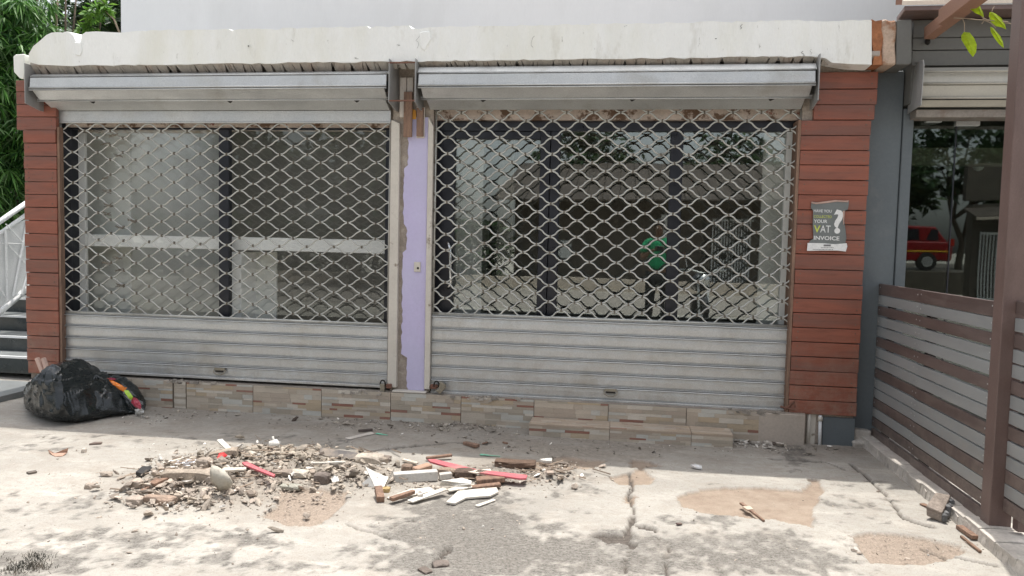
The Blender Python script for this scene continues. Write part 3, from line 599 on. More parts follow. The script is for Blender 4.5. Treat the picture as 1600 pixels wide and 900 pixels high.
sub('jamb_panel', m_intwall, gl_r, lambda b: b.box(X(1222)+.001, X(1248), GYf-.02, GYf+.03, Zp(960, 497), Zp(960, 206)-.001))
sub('fascia', m_plaster, gl_l, lambda b: b.box(X(116), X(344), .2, .215, Zp(200, 206, .2)-.01, Zp(200, 203, .2)))
h0 = Vector(atY(703, 388, GYf-.07)); h1 = Vector(atY(704, 445, GYf-.07))
dh = sub('door_handle', m_chrome, gl_r, lambda b: (b.tube([h0+Vector((-.02, .0, .05)), h0, h1, h1+Vector((-.03, 0, -.03))], .013, 10), b.tube([h0+Vector((0, 0, -.03)), h0+Vector((0, .06, -.03))], .008, 8), b.tube([h1+Vector((0, 0, .03)), h1+Vector((0, .06, .03))], .008, 8)), smooth=True)
# interior joinery seen through the glass
ct = thing('display_counter', (-3.4, .7, .2), 'long white counter board with uprights seen through the left glass', 'counter')
CYf = .23
def bxp(b, x0, x1, y0, y1, ya_, yb_): b.box(X(x0, 370, ya_), X(x1, 370, ya_), ya_, yb_, Zp((x0+x1)/2, y1, ya_), Zp((x0+x1)/2, y0, ya_))
sub('counter_top', m_shelf, ct, lambda b: bxp(b, 118, 350, 368, 387, CYf, .75), bevel=.004)
sub('counter_top', m_shelf, ct, lambda b: bxp(b, 356, 612, 373, 393.5, CYf, 1.1), bevel=.004)
sub('upright', m_shelf, ct, lambda b: b.box(X(361, 430, CYf), X(376, 430, CYf), CYf+.01, .9, .2, Zp(368, 394, CYf)), bevel=.004)
sub('upright', m_shelf, ct, lambda b: b.box(X(118, 430, .20), X(135, 430, .20), .20, .228, .2, 2.25), bevel=.004)
sub('panel', m_intwall, ct, lambda b: b.box(X(136, 430, .5), X(205, 430, .5), .5, .52, .2, 2.4))
sub('panel', m_intwall, ct, lambda b: b.box(X(377, 430, .5), X(432, 430, .5), .5, .52, .2, Zp(368, 394, CYf)))
iw = thing('interior_screen', (-.6, .6, .2), 'pale partition screen seen dimly through the door glass behind the right lattice', 'screen')
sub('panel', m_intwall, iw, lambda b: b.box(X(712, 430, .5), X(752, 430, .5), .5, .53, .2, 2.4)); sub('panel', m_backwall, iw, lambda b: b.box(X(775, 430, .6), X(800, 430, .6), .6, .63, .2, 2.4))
sub('panel', m_intwall, iw, lambda b: b.box(X(1185, 430, .4), X(1222, 430, .4), .4, .43, .2, 2.4))

# ------------------------------------------------------------------ tiled plinth and step
PAL = [(0.46, 0.39, 0.31), (0.40, 0.35, 0.28), (0.53, 0.46, 0.37), (0.60, 0.55, 0.47), (0.52, 0.51, 0.46), (0.43, 0.36, 0.29), (0.47, 0.38, 0.27), (0.48, 0.42, 0.34), (0.50, 0.44, 0.36)]
RED = (0.30, 0.15, 0.11)
def tile_mesh(w, h, seed, rowh=.029, top=False):
    r = random.Random(seed); b = MB(); b.col = (.30, .26, .21); b.box(0, w, .006, .02, 0, h); z = h; k = 0
    while z > .004:
        hh = min(rowh*r.choice((.5, .7, 1, 1, 1.3)), z); x = 0.0
        while x < w-.002:
            ww = min(r.uniform(.06, .19), w-x)
            if w-x-ww < .03: ww = w-x
            b.col = r.choice(PAL); y = r.uniform(0, .003)
            zz = z-hh
            if r.random() < .28 and hh < .0205 and ww < .16: b.col = RED
            b.box(x+.0004, x+ww-.0004, y, .008, zz+.0004, z-.0004); x += ww
        z -= hh
    return b
plinth = thing('tiled_plinth', (-1.5, -.05, 0), 'ledger-stone tiled plinth running under both roller shutters', 'plinth')
sub('plinth_core', m_conc, plinth, lambda b: b.hexa([(-4.62, -.08, -.05), (1.36, -.08, -.05), (1.36, .1, -.05), (-4.62, .1, -.05), (-4.62, -.08, .212), (1.36, -.08, .222), (1.36, .1, .222), (-4.62, .1, .212)]))
tx = [atY(p, q, -.1)[0] for p, q in ((97, 600), (205, 610), (291, 618), (395, 625), (502, 630), (610, 640), (720, 645), (834, 650), (950, 655), (1072, 660), (1186, 665))]
pat = [random.Random(5).randrange(4) for _ in range(20)]
for i in range(len(tx)-1):
    w = tx[i+1]-tx[i]; 
    if i == 1: w -= 0.12
    b = tile_mesh(w-.004, .25, 40+(i % 4)); o = b.build('tile', m_tile, plinth); o.location = (tx[i]+.002, -.10, -.03)
# short return tile and chipped mortar pieces
b = tile_mesh(.10, .25, 77); o = b.build('tile', m_tile, plinth); o.location = (tx[2]-.11, -.092, -.03)
def chips(b):
    for (cx, n, w) in ((tx[2]-.1, 16, .12), (tx[2]+.15, 10, .2), (atY(700, 630, -.1)[0]+.3, 34, .28), (atY(560, 615, -.1)[0], 18, .22), (1.0, 26, .25)):
        for _ in range(n):
            x = cx+random.gauss(0, w*.5); s = random.uniform(.006, .022); g = random.uniform(.25, .5); b.col = (g, g*.9, g*.78)
            b.obox((x, -.1+random.uniform(-.004, .03), .222+random.uniform(-.025, .006)), (s, 0, random.uniform(-.4, .4)*s), (0, s*.5, 0), (random.uniform(-.3, .3)*s, 0, s*.5))
tag(sub('broken_mortar', m_rubble, plinth, chips), kind='stuff')
sub('bare_plaster', m_plaster, plinth, lambda b: b.prism([(x, -.098, z) for x, z in ((.98, .215), (1.36, .215), (1.36, -.05), (.90, -.05), (.93, .05), (1.04, .1))], (0, .03, 0)), bevel=.004)
sub('door_sill', m_cream, plinth, lambda b: b.box(cx0+.05, cx1-.02, -.085, 0, .222, .234), bevel=.003)
stepo = thing('tiled_step', (.1, -.2, 0), 'low tiled doorstep projecting from the plinth in front of the right shutter', 'step')
sx0 = -.60; sx1 = .835
sub('step_core', m_conc, stepo, lambda b: b.box(sx0+.01, sx1-.01, -.285, -.105, -.05, .083))
cuts = [sx0, -.02, .55, sx1]
for i in range(3):
    b = tile_mesh(cuts[i+1]-cuts[i]-.003, .125, 60+i, .027); o = b.build('tile', m_tile, stepo); o.location = (cuts[i], -.305, -.04)
    b = tile_mesh(cuts[i+1]-cuts[i]-.003, .2, 70+i, .03); o = b.build('tile', m_tile, stepo)
    for v in o.data.vertices: x, y, z = v.co; v.co = (x, z-.2, -y)
    o.data.update(); o.location = (cuts[i], -.105, .095)
    for a in o.data.color_attributes['Col'].data: c = a.color; a.color = (c[0]*.5+.26, c[1]*.5+.20, c[2]*.5+.15, 1)
# pipes by the foot of the right pillar
pp = thing('drain_pipe', (1.43, -.05, 0), 'short cream pipe at the foot of the wide planked pillar, left one of the pair', 'pipe', 'stub pipes below the wide pillar')
sub('pipe_body', m_cream, pp, lambda b: b.tube([(1.395, -.04, -.03), (1.40, -.04, .22)], .014, 10), smooth=True)
sub('mortar_lump', m_cream, pp, lambda b: b.box(1.405, 1.45, -.04, -.0, -.03, .215, .006))
p2 = thing('drain_pipe', (1.47, -.05, 0), 'thin white pipe at the foot of the wide planked pillar beside the grey wall', 'pipe', 'stub pipes below the wide pillar')
sub('pipe_body', m_whitesteel, p2, lambda b: b.tube([(1.478, -.05, -.03), (1.472, -.05, .21)], .012, 10), smooth=True)
sub('joint_collar', m_cream, p2, lambda b: b.tube([(1.473, -.05, .17), (1.472, -.05, .20)], .017, 10), smooth=True)

# ------------------------------------------------------------------ poster
po = thing('wall_poster', tuple(atY(1295, 350, PY-.02)), 'torn grey poster asking about a VAT invoice, stuck on the wide planked pillar', 'poster')
PYY = PY-.012
def pp_(pts, Y): return [atY(x, y, Y) for x, y in pts]
m_poster = M('grey_print', (0.17, 0.185, 0.18), 0.35, 0.1, 8, 60, 0.05, 0.1, spec=.5, stains=[((0.33, .34, .33), 6, .55, .8, .6)])
m_white = M('white_print', (0.80, 0.80, 0.78), 0.5, 0.03, bump=0.02)
m_yel = M('yellow_green_print', (0.62, 0.68, 0.12), 0.5, 0.03, bump=0.02)
m_greyprint = M('dark_print', (0.20, 0.20, 0.20), 0.5, 0.05, bump=0.02)
m_pinkpaper = M('worn_paper_edge', (0.50, 0.34, 0.28), 0.7, 0.15)
sub('sheet', m_poster, po, lambda b: b.prism(pp_([(1268, 315), (1280, 316.5), (1300, 314), (1318, 316), (1326.5, 313.5), (1326, 320), (1325, 327), (1320.5, 329), (1319, 345), (1321, 358), (1322.5, 373), (1321, 378), (1322, 382), (1304, 383), (1282, 381), (1263, 381), (1266, 376), (1271, 373), (1270, 350), (1270.5, 329), (1267, 325)], PYY), (0, .004, 0)))
sub('bottom_strip', m_white, po, lambda b: b.prism(pp_([(1262, 379.5), (1285, 380), (1305, 381.5), (1323, 380), (1324, 385), (1321.5, 393), (1308, 391.5), (1285, 391.5), (1261, 392)], PYY-.003), (0, .003, 0)))
sub('curled_edge', m_pinkpaper, po, lambda b: b.prism(pp_([(1268, 315), (1275, 316.5), (1290, 314.5), (1305, 312.5), (1320, 313.5), (1326.5, 313), (1325, 316), (1308, 315), (1295, 316.8), (1275, 319), (1268, 317.5)], PYY-.004), (0, .003, 0)))
sub('side_fold', m_pinkpaper, po, lambda b: b.prism(pp_([(1317, 330), (1320, 329), (1318.5, 350), (1317.5, 352)], PYY-.0025), (0, .002, 0)))
def text(s, px, py, hpx, mat, parent, Y, wfit=None, bold=0.0):
    cu = bpy.data.curves.new('lettering', 'FONT'); cu.body = s; cu.size = 1.0; cu.offset = bold; cu.resolution_u = 3
    o = bpy.data.objects.new('tmp', cu); COL.objects.link(o); dg = bpy.context.evaluated_depsgraph_get(); dg.update()
    me = bpy.data.meshes.new_from_object(o.evaluated_get(dg)); bpy.data.objects.remove(o)
    co = np.array([v.co[:] for v in me.vertices]); mn = co.min(0); mx = co.max(0)
    a = atY(px, py, Y); top = atY(px, py-hpx, Y); H = top[2]-a[2]; sy = H/(mx[1]-mn[1]); sx = sy*.95
    if wfit: sx = (atY(px+wfit, py, Y)[0]-a[0])/(mx[0]-mn[0])
    for v in me.vertices: x, y, z = v.co; v.co = (a[0]+(x-mn[0])*sx, Y, a[2]+(y-mn[1])*sy+(x-mn[0])*sx*(-.012))
    me.materials.clear(); me.materials.append(mat); me.name = 'lettering'
    o = bpy.data.objects.new('lettering', me); COL.objects.link(o); put(o, parent); return o
TY = PYY-.0012
text('HAVE YOU', 1271.5, 331.5, 4.5, m_white, po, TY, 28, .01)
text('COLLECTED', 1271.5, 340, 4.0, m_yel, po, TY, 28, .0)
text('YOUR', 1271.5, 348, 5.2, m_white, po, TY, 21, .015)
text('V', 1271.5, 363, 11, m_yel, po, TY, 10, .02); text('AT', 1281.5, 363, 11, m_white, po, TY, 16, .0)
text('INVOICE', 1271.5, 374.5, 6.2, m_white, po, TY, 40, .02)
text('?', 1301.5, 365, 38, m_white, po, TY, 15, .03)
sub('logo_box', m_greyprint, po, lambda b: b.prism(pp_([(1287, 382), (1298, 382), (1298, 384.8), (1287, 384.8)], PYY-.0042), (0, .001, 0)))
def lines(b):
    for y, x0, x1 in ((387, 1283, 1302), (390, 1270, 1302)):
        x = x0
        while x < x1: w = random.uniform(1, 2.2); b.prism(pp_([(x, y-.5), (x+w, y-.5), (x+w, y+.4), (x, y+.4)], PYY-.0042), (0, .001, 0)); x += w+.8
tag(sub('small_print', m_greyprint, po, lines), kind='stuff')
#PART2
# ================================================================== NEIGHBOUR SHOP (right)
nb = thing('neighbour_shop', (3.0, .1, 0), 'slate grey neighbouring shop at the right edge with cream roof and glass doors', 'building')
NX = 4.6
gx0 = xb+.004
sub('corner_column', m_greyp, nb, lambda b: b.box(gx0, 1.955, .055, .4, -.05, 2.665), bevel=.006)
sub('column_foot', m_greyp, nb, lambda b: b.box(1.492, gx0-.002, -.045, .054, -.05, .198), bevel=.004)
sub('window_jamb', m_greyp, nb, lambda b: b.box(1.958, 2.028, .045, .3, -.05, 2.40), bevel=.004)
sub('column_head', m_siding, nb, lambda b: b.prism([atY(x, y, -.195) for x, y in [(1402, 31), (1425, 30), (1425, 98), (1421, 101), (1401, 101)]], (0, .5, 0)), bevel=.006)
xs0 = atY(1426, 60, -.08)[0]
for (y0, y1) in ((30, 57.5), (58.5, 77), (78.5, 102)):
    z1 = atY(1500, y0, -.08)[2]; z0 = atY(1500, y1, -.08)[2]
    sub('siding_board', m_siding, nb, lambda b: b.box(xs0+.003, NX, -.08+random.uniform(0, .006), -.05, z0, z1), bevel=.003)
sub('upper_wall', m_siding, nb, lambda b: b.box(1.96, NX, -.045, .3, 2.42, 3.0))
sub('eaves_board', m_steelbrown, nb, lambda b: b.hexa([(1.82, -.26, 2.985), (NX, -.26, 2.975), (NX, .0, 2.975), (1.86, .0, 2.985), (1.82, -.26, 3.015), (NX, -.26, 3.005), (NX, .0, 3.01), (1.86, .0, 3.02)]), bevel=.003)
def roof(b):
    z = lambda y: 3.025+(y+.26)*.72
    P = [(1.80, -.27), (NX+.2, -.27), (NX+.2, 2.2), (3.3, 2.2)]
    b.hexa([(x, y, z(y)) for x, y in P]+[(x, y, z(y)+.03) for x, y in P])
sub('roof_sheet', m_creamroof, nb, roof)
sub('verge_board', m_beam, nb, lambda b: b.hexa([(1.76, -.27, 3.02), (1.80, -.27, 3.02), (3.30, 2.2, 4.80), (3.24, 2.2, 4.80), (1.76, -.27, 3.09), (1.80, -.27, 3.09), (3.30, 2.2, 4.87), (3.24, 2.2, 4.87)]))
def tw(b):
    for k in range(14):
        p = Vector(atY(random.uniform(1412, 1460), random.uniform(2, 24), random.uniform(.0, .5))); p.z = 3.07+(p.y+.26)*.72; pts = [p]
        d = Vector((random.uniform(-.2, .6), random.uniform(-.2, .5), .2)).normalized()
        for _ in range(4): pts.append(pts[-1]+d*.09+Vector((random.uniform(-.03, .03),)*3))
        b.tube(pts, .004, 5)
tag(sub('dry_twigs', m_twig, nb, tw), kind='stuff')
sub('side_wall', m_greyp, nb, lambda b: b.box(NX, NX+.2, -.05, 3.2, -.05, 3.0))
sub('floor_slab', m_intfloor, nb, lambda b: b.box(1.72, NX, .05, 3.2, -.1, .10))
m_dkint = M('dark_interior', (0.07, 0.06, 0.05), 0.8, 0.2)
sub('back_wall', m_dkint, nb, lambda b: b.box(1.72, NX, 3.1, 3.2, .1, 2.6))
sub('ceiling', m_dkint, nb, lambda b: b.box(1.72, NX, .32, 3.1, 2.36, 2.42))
m_dimbeam = M('dim_beam_paint', (0.26, 0.225, 0.18), .8)
sub('interior_beam', m_dimbeam, nb, lambda b: b.box(2.03, NX, .9, 1.0, 2.10, 2.24))
sub('glass_pane', m_glass2, nb, lambda b: b.box(2.03, atY(1487.5, 300, .2)[0], .2, .208, .1, 2.40))
sub('glass_pane', m_glass2, nb, lambda b: b.box(atY(1488.5, 300, .2)[0], NX, .212, .22, .1, 2.40))
sub('pane_edge', m_frame, nb, lambda b: b.box(atY(1487.6, 300, .2)[0], atY(1488.5, 300, .2)[0]+.004, .196, .224, .1, 2.37))
sub('patch_fitting', m_alu, nb, lambda b: b.obox(atY(1458, 185, .17), (.055, 0, 0), (0, .02, 0), (0, 0, .03)), bevel=.004)
sub('patch_fitting', m_alu, nb, lambda b: b.obox(atY(1511, 191, .19), (.08, 0, 0), (0, .02, 0), (0, 0, .028)), bevel=.004)
ns = thing('roller_shutter', (3.2, -.05, 2.5), 'rolled-up cream-grey shutter hood above the neighbouring shop glass door', 'roller shutter')
m_cream2 = M('cream_grey_slat', (0.50, 0.48, 0.42), 0.5, 0.08, 4, 90, 0.06, 0.1, metal=0.15)
zz = [atY(1500, y, -.12)[2] for y in (104, 113, 131, 135, 153, 157, 166, 174)]
for i, (za_, zb_, ya, yb) in enumerate(((zz[0], zz[1], -.10, -.14), (zz[1]-.006, zz[2], -.145, -.165), (zz[3], zz[4], -.165, -.15), (zz[5], zz[6], -.14, -.10))):
    b = MB(); b.hexa([(1.985, yb, zb_), (NX, yb, zb_), (NX, yb+.02, zb_), (1.985, yb+.02, zb_), (1.985, ya, za_), (NX, ya, za_), (NX, ya+.02, za_), (1.985, ya+.02, za_)]); b.build('hood_panel', m_cream2, ns, bevel=.003)
for z in (zz[1]-.004, zz[2]-.008, zz[4]-.008): sub('hood_rib', m_cream2, ns, lambda b: b.tube([(1.985, -.168, z), (NX, -.168, z)], .008, 8), smooth=True)
sub('bottom_rail', m_rail, ns, lambda b: b.box(2.0, NX, -.06, .1, zz[7]-.03, zz[6]-.01), bevel=.003)
b = MB(); b.prism([(1.945, -.30, 2.62), (1.945, -.28, 2.66), (1.985, -.03, 2.70), (1.985, .03, 2.68), (1.975, .03, 2.36), (1.94, -.30, 2.36)], (.005, 0, 0)); b.build('end_plate', m_plate, ns)
for (px, py, lab) in ((1529, 257, 'white pendant bulb behind the right pane of the neighbouring glass'), (1484, 257, 'white pendant bulb behind the left pane of the neighbouring glass')):
    c = Vector(atY(px, py, 1.3)); t = thing('pendant_bulb', c, lab, 'lamp', 'pendant bulbs inside the neighbouring shop')
    def bulb(b):
        for k in range(7):
            pass
        b.tube([c+Vector((0, 0, -.055)), c+Vector((0, 0, -.045)), c+Vector((0, 0, -.02)), c+Vector((0, 0, .01)), c+Vector((0, 0, .04)), c+Vector((0, 0, .06))], [.008, .03, .045, .04, .022, .016], 12)
    sub('bulb', m_white, t, bulb, smooth=True); sub('cord', m_blacksteel, t, lambda b: b.tube([c+Vector((0, 0, .06)), (c.x, c.y, 2.36)], .004, 6))

# ------------------------------------------------------------------ slatted fence
XF = 1.85
fe = thing('slatted_fence', (XF, -.8, 0), 'fence of brown and grey boards running from the slate column to the brown post', 'fence')
ztop = [atX(1375, y, XF)[2] for y in (443.5, 462, 479, 495.5, 512, 529, 546, 562.5, 579.5, 596, 612.5, 628, 644, 660)]
ztop.append(ztop[-1]-.082)
cols = 'bgbggbggbgggbb'
cols = ['b', 'g', 'b', 'g', 'g', 'b', 'g', 'g', 'b', 'g', 'g', 'b', 'g', 'b', 'b']
YS = float(atX(1431, 560, XF)[1]); YP0 = float(atX(1548, 600, XF)[1]); YP1 = float(atX(1563, 600, XF)[1])
hs_ = .064
def board(name, y0, y1, z1, mat, par, x, th=.022, hh=None, dz=0):
    hh = hh or hs_
    b = MB(); b.box(x, x+th, y0, y1, -hh, 0); o = b.build(name, mat, par, bevel=.003, seg=2); o.location = (0, 0, z1+dz); o.rotation_euler = (random.uniform(-.0015, .0015), 0, 0); return o
for i, z in enumerate(ztop):
    mt = m_slatbrown if cols[i] == 'b' else m_slatgrey
    h = .078 if i == 0 else hs_
    board('slat', YS+.002, .052, z, mt, fe, XF+.006, hh=h)
    board('slat', YP0, YS-.002, z, mt, fe, XF, hh=h)
sub('stile', m_blacksteel, fe, lambda b: b.box(XF+.03, XF+.07, -.12, -.08, .08, 1.05))
sub('stile', m_blacksteel, fe, lambda b: b.box(XF+.03, XF+.07, -.80, -.74, .08, 1.05))
ps = thing('fence_post', (XF+.05, (YP0+YP1)/2, 0), 'tall square brown post rising at the right edge between the two fence runs', 'post')
sub('shaft', m_steelbrown, ps, lambda b: b.box(XF-.012, XF+.09, YP1, YP0, .03, 3.9), bevel=.004, seg=2)
sub('base_collar', m_kerb, ps, lambda b: b.box(XF-.02, XF+.1, YP1-.02, YP0+.02, -.02, .055, .008))
f2 = thing('slatted_fence', (XF+.06, -2.3, 0), 'second run of slatted fence, cut off by the right edge beyond the brown post', 'fence')
for i, z in enumerate(ztop[:-1]):
    board('slat', -3.0, YP1-.003, z+.012, m_slatbrown if cols[i] == 'b' else m_slatgrey, f2, XF+.045)
sub('stile', m_steelbrown, f2, lambda b: b.box(XF+.07, XF+.11, YP1-.10, YP1-.05, .08, 1.05))
sub('stile', m_steelbrown, f2, lambda b: b.box(XF+.07, XF+.11, -3.0, -2.95, .08, 1.05))
def screws(b):
    for z in ztop[:-1]:
        for yy in (YS-.03, YP0+.03, YS+.04, .02):
            c = Vector((XF-.0015+(.006 if yy > YS else 0), yy, z-.03+random.uniform(-.006, .006))); b.tube([c, c+Vector((.004, 0, 0))], .005, 6)
tag(sub('screw_heads', m_alu, fe, screws), kind='stuff')
# diagonal brace
br = thing('pergola_brace', (2.1, -.4, 3.0), 'brown timber brace slanting up from the grey siding at the top right', 'beam')
a_ = Vector(atY(1452, 52, -.14)); e_ = Vector(atY(1560, -30, -.95)); d_ = (e_-a_).normalized(); s_ = Vector((1, 0, 0)); s_ = (s_-d_*s_.dot(d_)).normalized(); u_ = d_.cross(s_).normalized()
sub('timber', m_beam, br, lambda b: b.obox((a_+e_)/2, (e_-a_)/2, s_*.035, u_*.042), bevel=.004)
mid = a_+(e_-a_)*.34
sub('lap_timber', m_beam, br, lambda b: b.obox((mid+e_)/2-s_*.055, (e_-mid)/2, s_*.018, u_*.05), bevel=.004)
sub('bolt', m_blacksteel, br, lambda b: b.tube([a_+Vector((0, .02, -.04)), a_+Vector((0.03, .10, -.05))], .016, 8))
# floor beyond the fence
struct(sub('terrace_floor', m_intfloor, None, lambda b: b.box(XF+.13, 7, -6, .045, -.05, .06)))
# kerb
kb = thing('paved_kerb', (1.84, -1.5, 0), 'chipped pale kerb of paving stones running along the foot of the slatted fence', 'kerb')
y = .05; k = 0
KX = 1.775
while y > -3.1:
    L_ = random.uniform(.16, .21); b = MB(); h = .062+random.uniform(-.004, .004); x0 = KX+random.uniform(-.006, .006); mid_ = y-L_/2
    z = random.uniform(0, .02)
    P = [(x0, y-L_, h), (x0+.10, y-L_+z, h+.002), (x0+.2, y-L_-z, h), (x0+.2, y-.003, h), (x0+.10, y-.003+z, h+.002), (x0, y-.003, h)]
    P = [(p[0]+random.uniform(-.004, .004), p[1], p[2]) for p in P]
    b.prism([(p[0], p[1], p[2]-.05) for p in P][::1], (0, 0, .05)); b.build('paving_stone', m_kerb, kb, bevel=.004, seg=2); y -= L_; k += 1
sub('kerb_face', m_kerb, kb, lambda b: [b.hexa([(KX-.012+random.uniform(-.006, .006), -3.1+.05*i, -.05), (KX+.08, -3.1+.05*i, -.05), (KX+.08, -3.1+.05*(i+1), -.05), (KX-.012, -3.1+.05*(i+1), -.05),
    (KX+.004+random.uniform(-.008, .004), -3.1+.05*i, .05+random.uniform(-.012, .004)), (KX+.08, -3.1+.05*i, .05), (KX+.08, -3.1+.05*(i+1), .05), (KX+.004, -3.1+.05*(i+1), .05)]) for i in range(63)])
sub('mortar_lump', m_kerb, kb, lambda b: (b.box(1.72, 1.83, .0, .12, -.03, .10, .02), b.box(1.70, 1.80, -.08, .05, -.03, .05, .02)), bevel=.012, seg=2)

# ================================================================== STAIRS, LEFT
st = thing('entrance_stairs', (-5.8, .6, 0), 'black granite entrance steps with pale nosings left of the narrow planked pillar', 'stairs')
Yn = -.37; z0 = .052
sub('landing', m_tread, st, lambda b: b.box(-9, -4.935, Yn, .35, -.05, z0), bevel=.002)
sub('nosing', m_whitesteel, st, lambda b: b.box(-9, -4.93, Yn-.006, Yn+.02, z0-.012, z0+.001))
Yr = float(atZ(20, 583, z0)[1]); 
for yn, yb in ((556.5, 548), (525, 516.5), (493, 487), (465, 460), (437, 433)):
    z1 = float(atY(20, yn, Yr)[2]); Y2 = max(Yr+.2, float(atZ(20, yb, z1)[1]))
    sub('riser', m_black_tile, st, lambda b: b.box(-7.2, -4.96, Yr, Yr+.03, z0, z1-.021))
    sub('tread', m_tread, st, lambda b: b.box(-7.2, -4.96, Yr-.01, Y2+.03, z1-.02, z1))
    sub('nosing', m_whitesteel, st, lambda b: b.box(-7.2, -4.955, Yr-.016, Yr+.012, z1-.018, z1+.002))
    Yr, z0 = Y2, z1
sub('carcass', m_conc, st, lambda b: b.box(-7.2, -4.97, Yr+.03, 2.4, 0, z0-.03))
rl = thing('stair_railing', (-6.3, 1.3, .5), 'white metal stair railing with diagonal bars and a pale infill panel', 'railing')
RX = -6.3
R_ = lambda px, py: Vector(atX(px, py, RX))
sub('infill_panel', m_whitesteel, rl, lambda b: b.prism([R_(-30, 375), R_(60, 335), R_(60, 442), R_(-30, 520)], (-.02, 0, 0)))
for a1, a2, w in ((( -30, 367), (60, 304), .028), ((-30, 386), (60, 322), .022), ((-30, 512), (60, 436), .03)):
    sub('rail', m_whitesteel, rl, lambda b: b.tube([R_(*a1), R_(*a2)], w, 8), smooth=True)
for a1, a2, w in (((5, 360), (8, 470), .018), ((39, 345), (17, 462), .018), ((5, 350), (40, 388), .007), ((8, 382), (36, 412), .007), ((0, 380), (40, 381), .007), ((42, 420), (30, 460), .018), ((-5, 450), (10, 470), .01)):
    sub('rail_bar', m_whitesteel, rl, lambda b: b.tube([R_(*a1)+Vector((.03, 0, 0)), R_(*a2)+Vector((.03, 0, 0))], w*.8, 6))

# ================================================================== FOLIAGE
def leafmesh(name, clumps, per, L0, L1, wid, droop, greens, mat, parent, spread=1.0, seed=1, seg=2, up=0.2):
    r = np.random.default_rng(seed); V_ = []; Fc = []; Cc = []
    n = len(clumps)*per
    C0 = np.repeat(np.array(clumps, float), per, axis=0)
    tone = np.repeat(r.uniform(.55, 1.35, len(clumps)), per)
    az = r.uniform(0, 2*np.pi, n); el = r.normal(up, .5, n)
    d = np.stack([np.cos(az)*np.cos(el), np.sin(az)*np.cos(el), np.sin(el)], -1)
    L = r.uniform(L0, L1, n)[:, None]; W_ = (r.uniform(.7, 1.2, n)*wid)[:, None]
    s = np.cross(d, np.array([0, 0, 1.0])); s /= np.linalg.norm(s, axis=1)[:, None]+1e-9
    tw_ = r.uniform(-1, 1, n)[:, None]; s = s*np.cos(tw_)+np.cross(d, s)*np.sin(tw_)
    b0 = C0+d*r.uniform(0, .3, n)[:, None]*L*spread
    m1 = b0+d*L*.5+np.array([0, 0, -1])*droop*L*.15; e = b0+d*L+np.array([0, 0, -1])*droop*L*.6
    vv = np.stack([b0, m1-s*W_, m1+s*W_, e], 1).reshape(-1, 3)
    base = np.arange(n)*4
    fc = np.concatenate([np.stack([base, base+1, base+2], -1), np.stack([base+1, base+3, base+2], -1)])
    g = np.array(greens)[r.integers(0, len(greens), n)]*(tone*r.uniform(.75, 1.25, n))[:, None]
    me = bpy.data.meshes.new(name); me.vertices.add(len(vv)); me.vertices.foreach_set('co', vv.astype(np.float32).ravel())
    me.loops.add(fc.size); me.loops.foreach_set('vertex_index', fc.ravel().astype(np.int32)); me.polygons.add(len(fc))
    me.polygons.foreach_set('loop_start', np.arange(0, fc.size, 3, dtype=np.int32)); me.polygons.foreach_set('loop_total', np.full(len(fc), 3, np.int32)); me.update(calc_edges=True)
    a = me.color_attributes.new('Col', 'FLOAT_COLOR', 'POINT'); cc_ = np.ones((len(vv), 4), np.float32); cc_[:, :3] = np.repeat(g, 4, axis=0); a.data.foreach_set('color', cc_.ravel())
    me.materials.append(mat); o = bpy.data.objects.new(name, me); COL.objects.link(o); put(o, parent); return o
G_BAM = [(.08, .22, .04), (.13, .29, .06), (.22, .36, .15), (.04, .12, .03)]
G_DARK = [(.03, .07, .025), (.045, .09, .03), (.06, .10, .04), (.025, .05, .02)]
def clumps_in(c, rad, n, seed):
    r = np.random.default_rng(seed); p = r.normal(size=(n, 3)); p /= np.linalg.norm(p, axis=1)[:, None]; p *= (r.uniform(.15, 1, n)**.45)[:, None]
    return p*np.array(rad)+np.array(c)
bt = thing('bamboo_clump', (-7.6, 3.0, 0), 'dense bamboo clump with long drooping leaves behind the stair railing', 'bamboo')
ccx = np.concatenate([clumps_in(atY(-40, 250, 3.2), (1.3, .9, 1.1), 330, 1), clumps_in(atY(-10, 140, 3.0), (.9, .8, 1.1), 260, 2), clumps_in(atY(10, 60, 3.1), (.8, .7, .9), 180, 4), clumps_in(atY(0, 190, 2.8), (.45, .6, 1.5), 120, 3)])
leafmesh('foliage', ccx, 30, .10, .24, .013, 1.0, G_BAM, m_leaf, bt, seed=3, up=-.2)
for k in range(9):
    x = -8.6+k*.28; pts = [(x+random.uniform(-.1, .1), 3.2+random.uniform(-.4, .4), 0)]
    for j in range(1, 8): pts.append((pts[-1][0]+random.uniform(-.05, .12), pts[-1][1]+random.uniform(-.05, .05), j*.65))
    sub('cane', m_bark, bt, lambda b: b.tube(pts, [.03-.003*i for i in range(8)], 7), smooth=True)
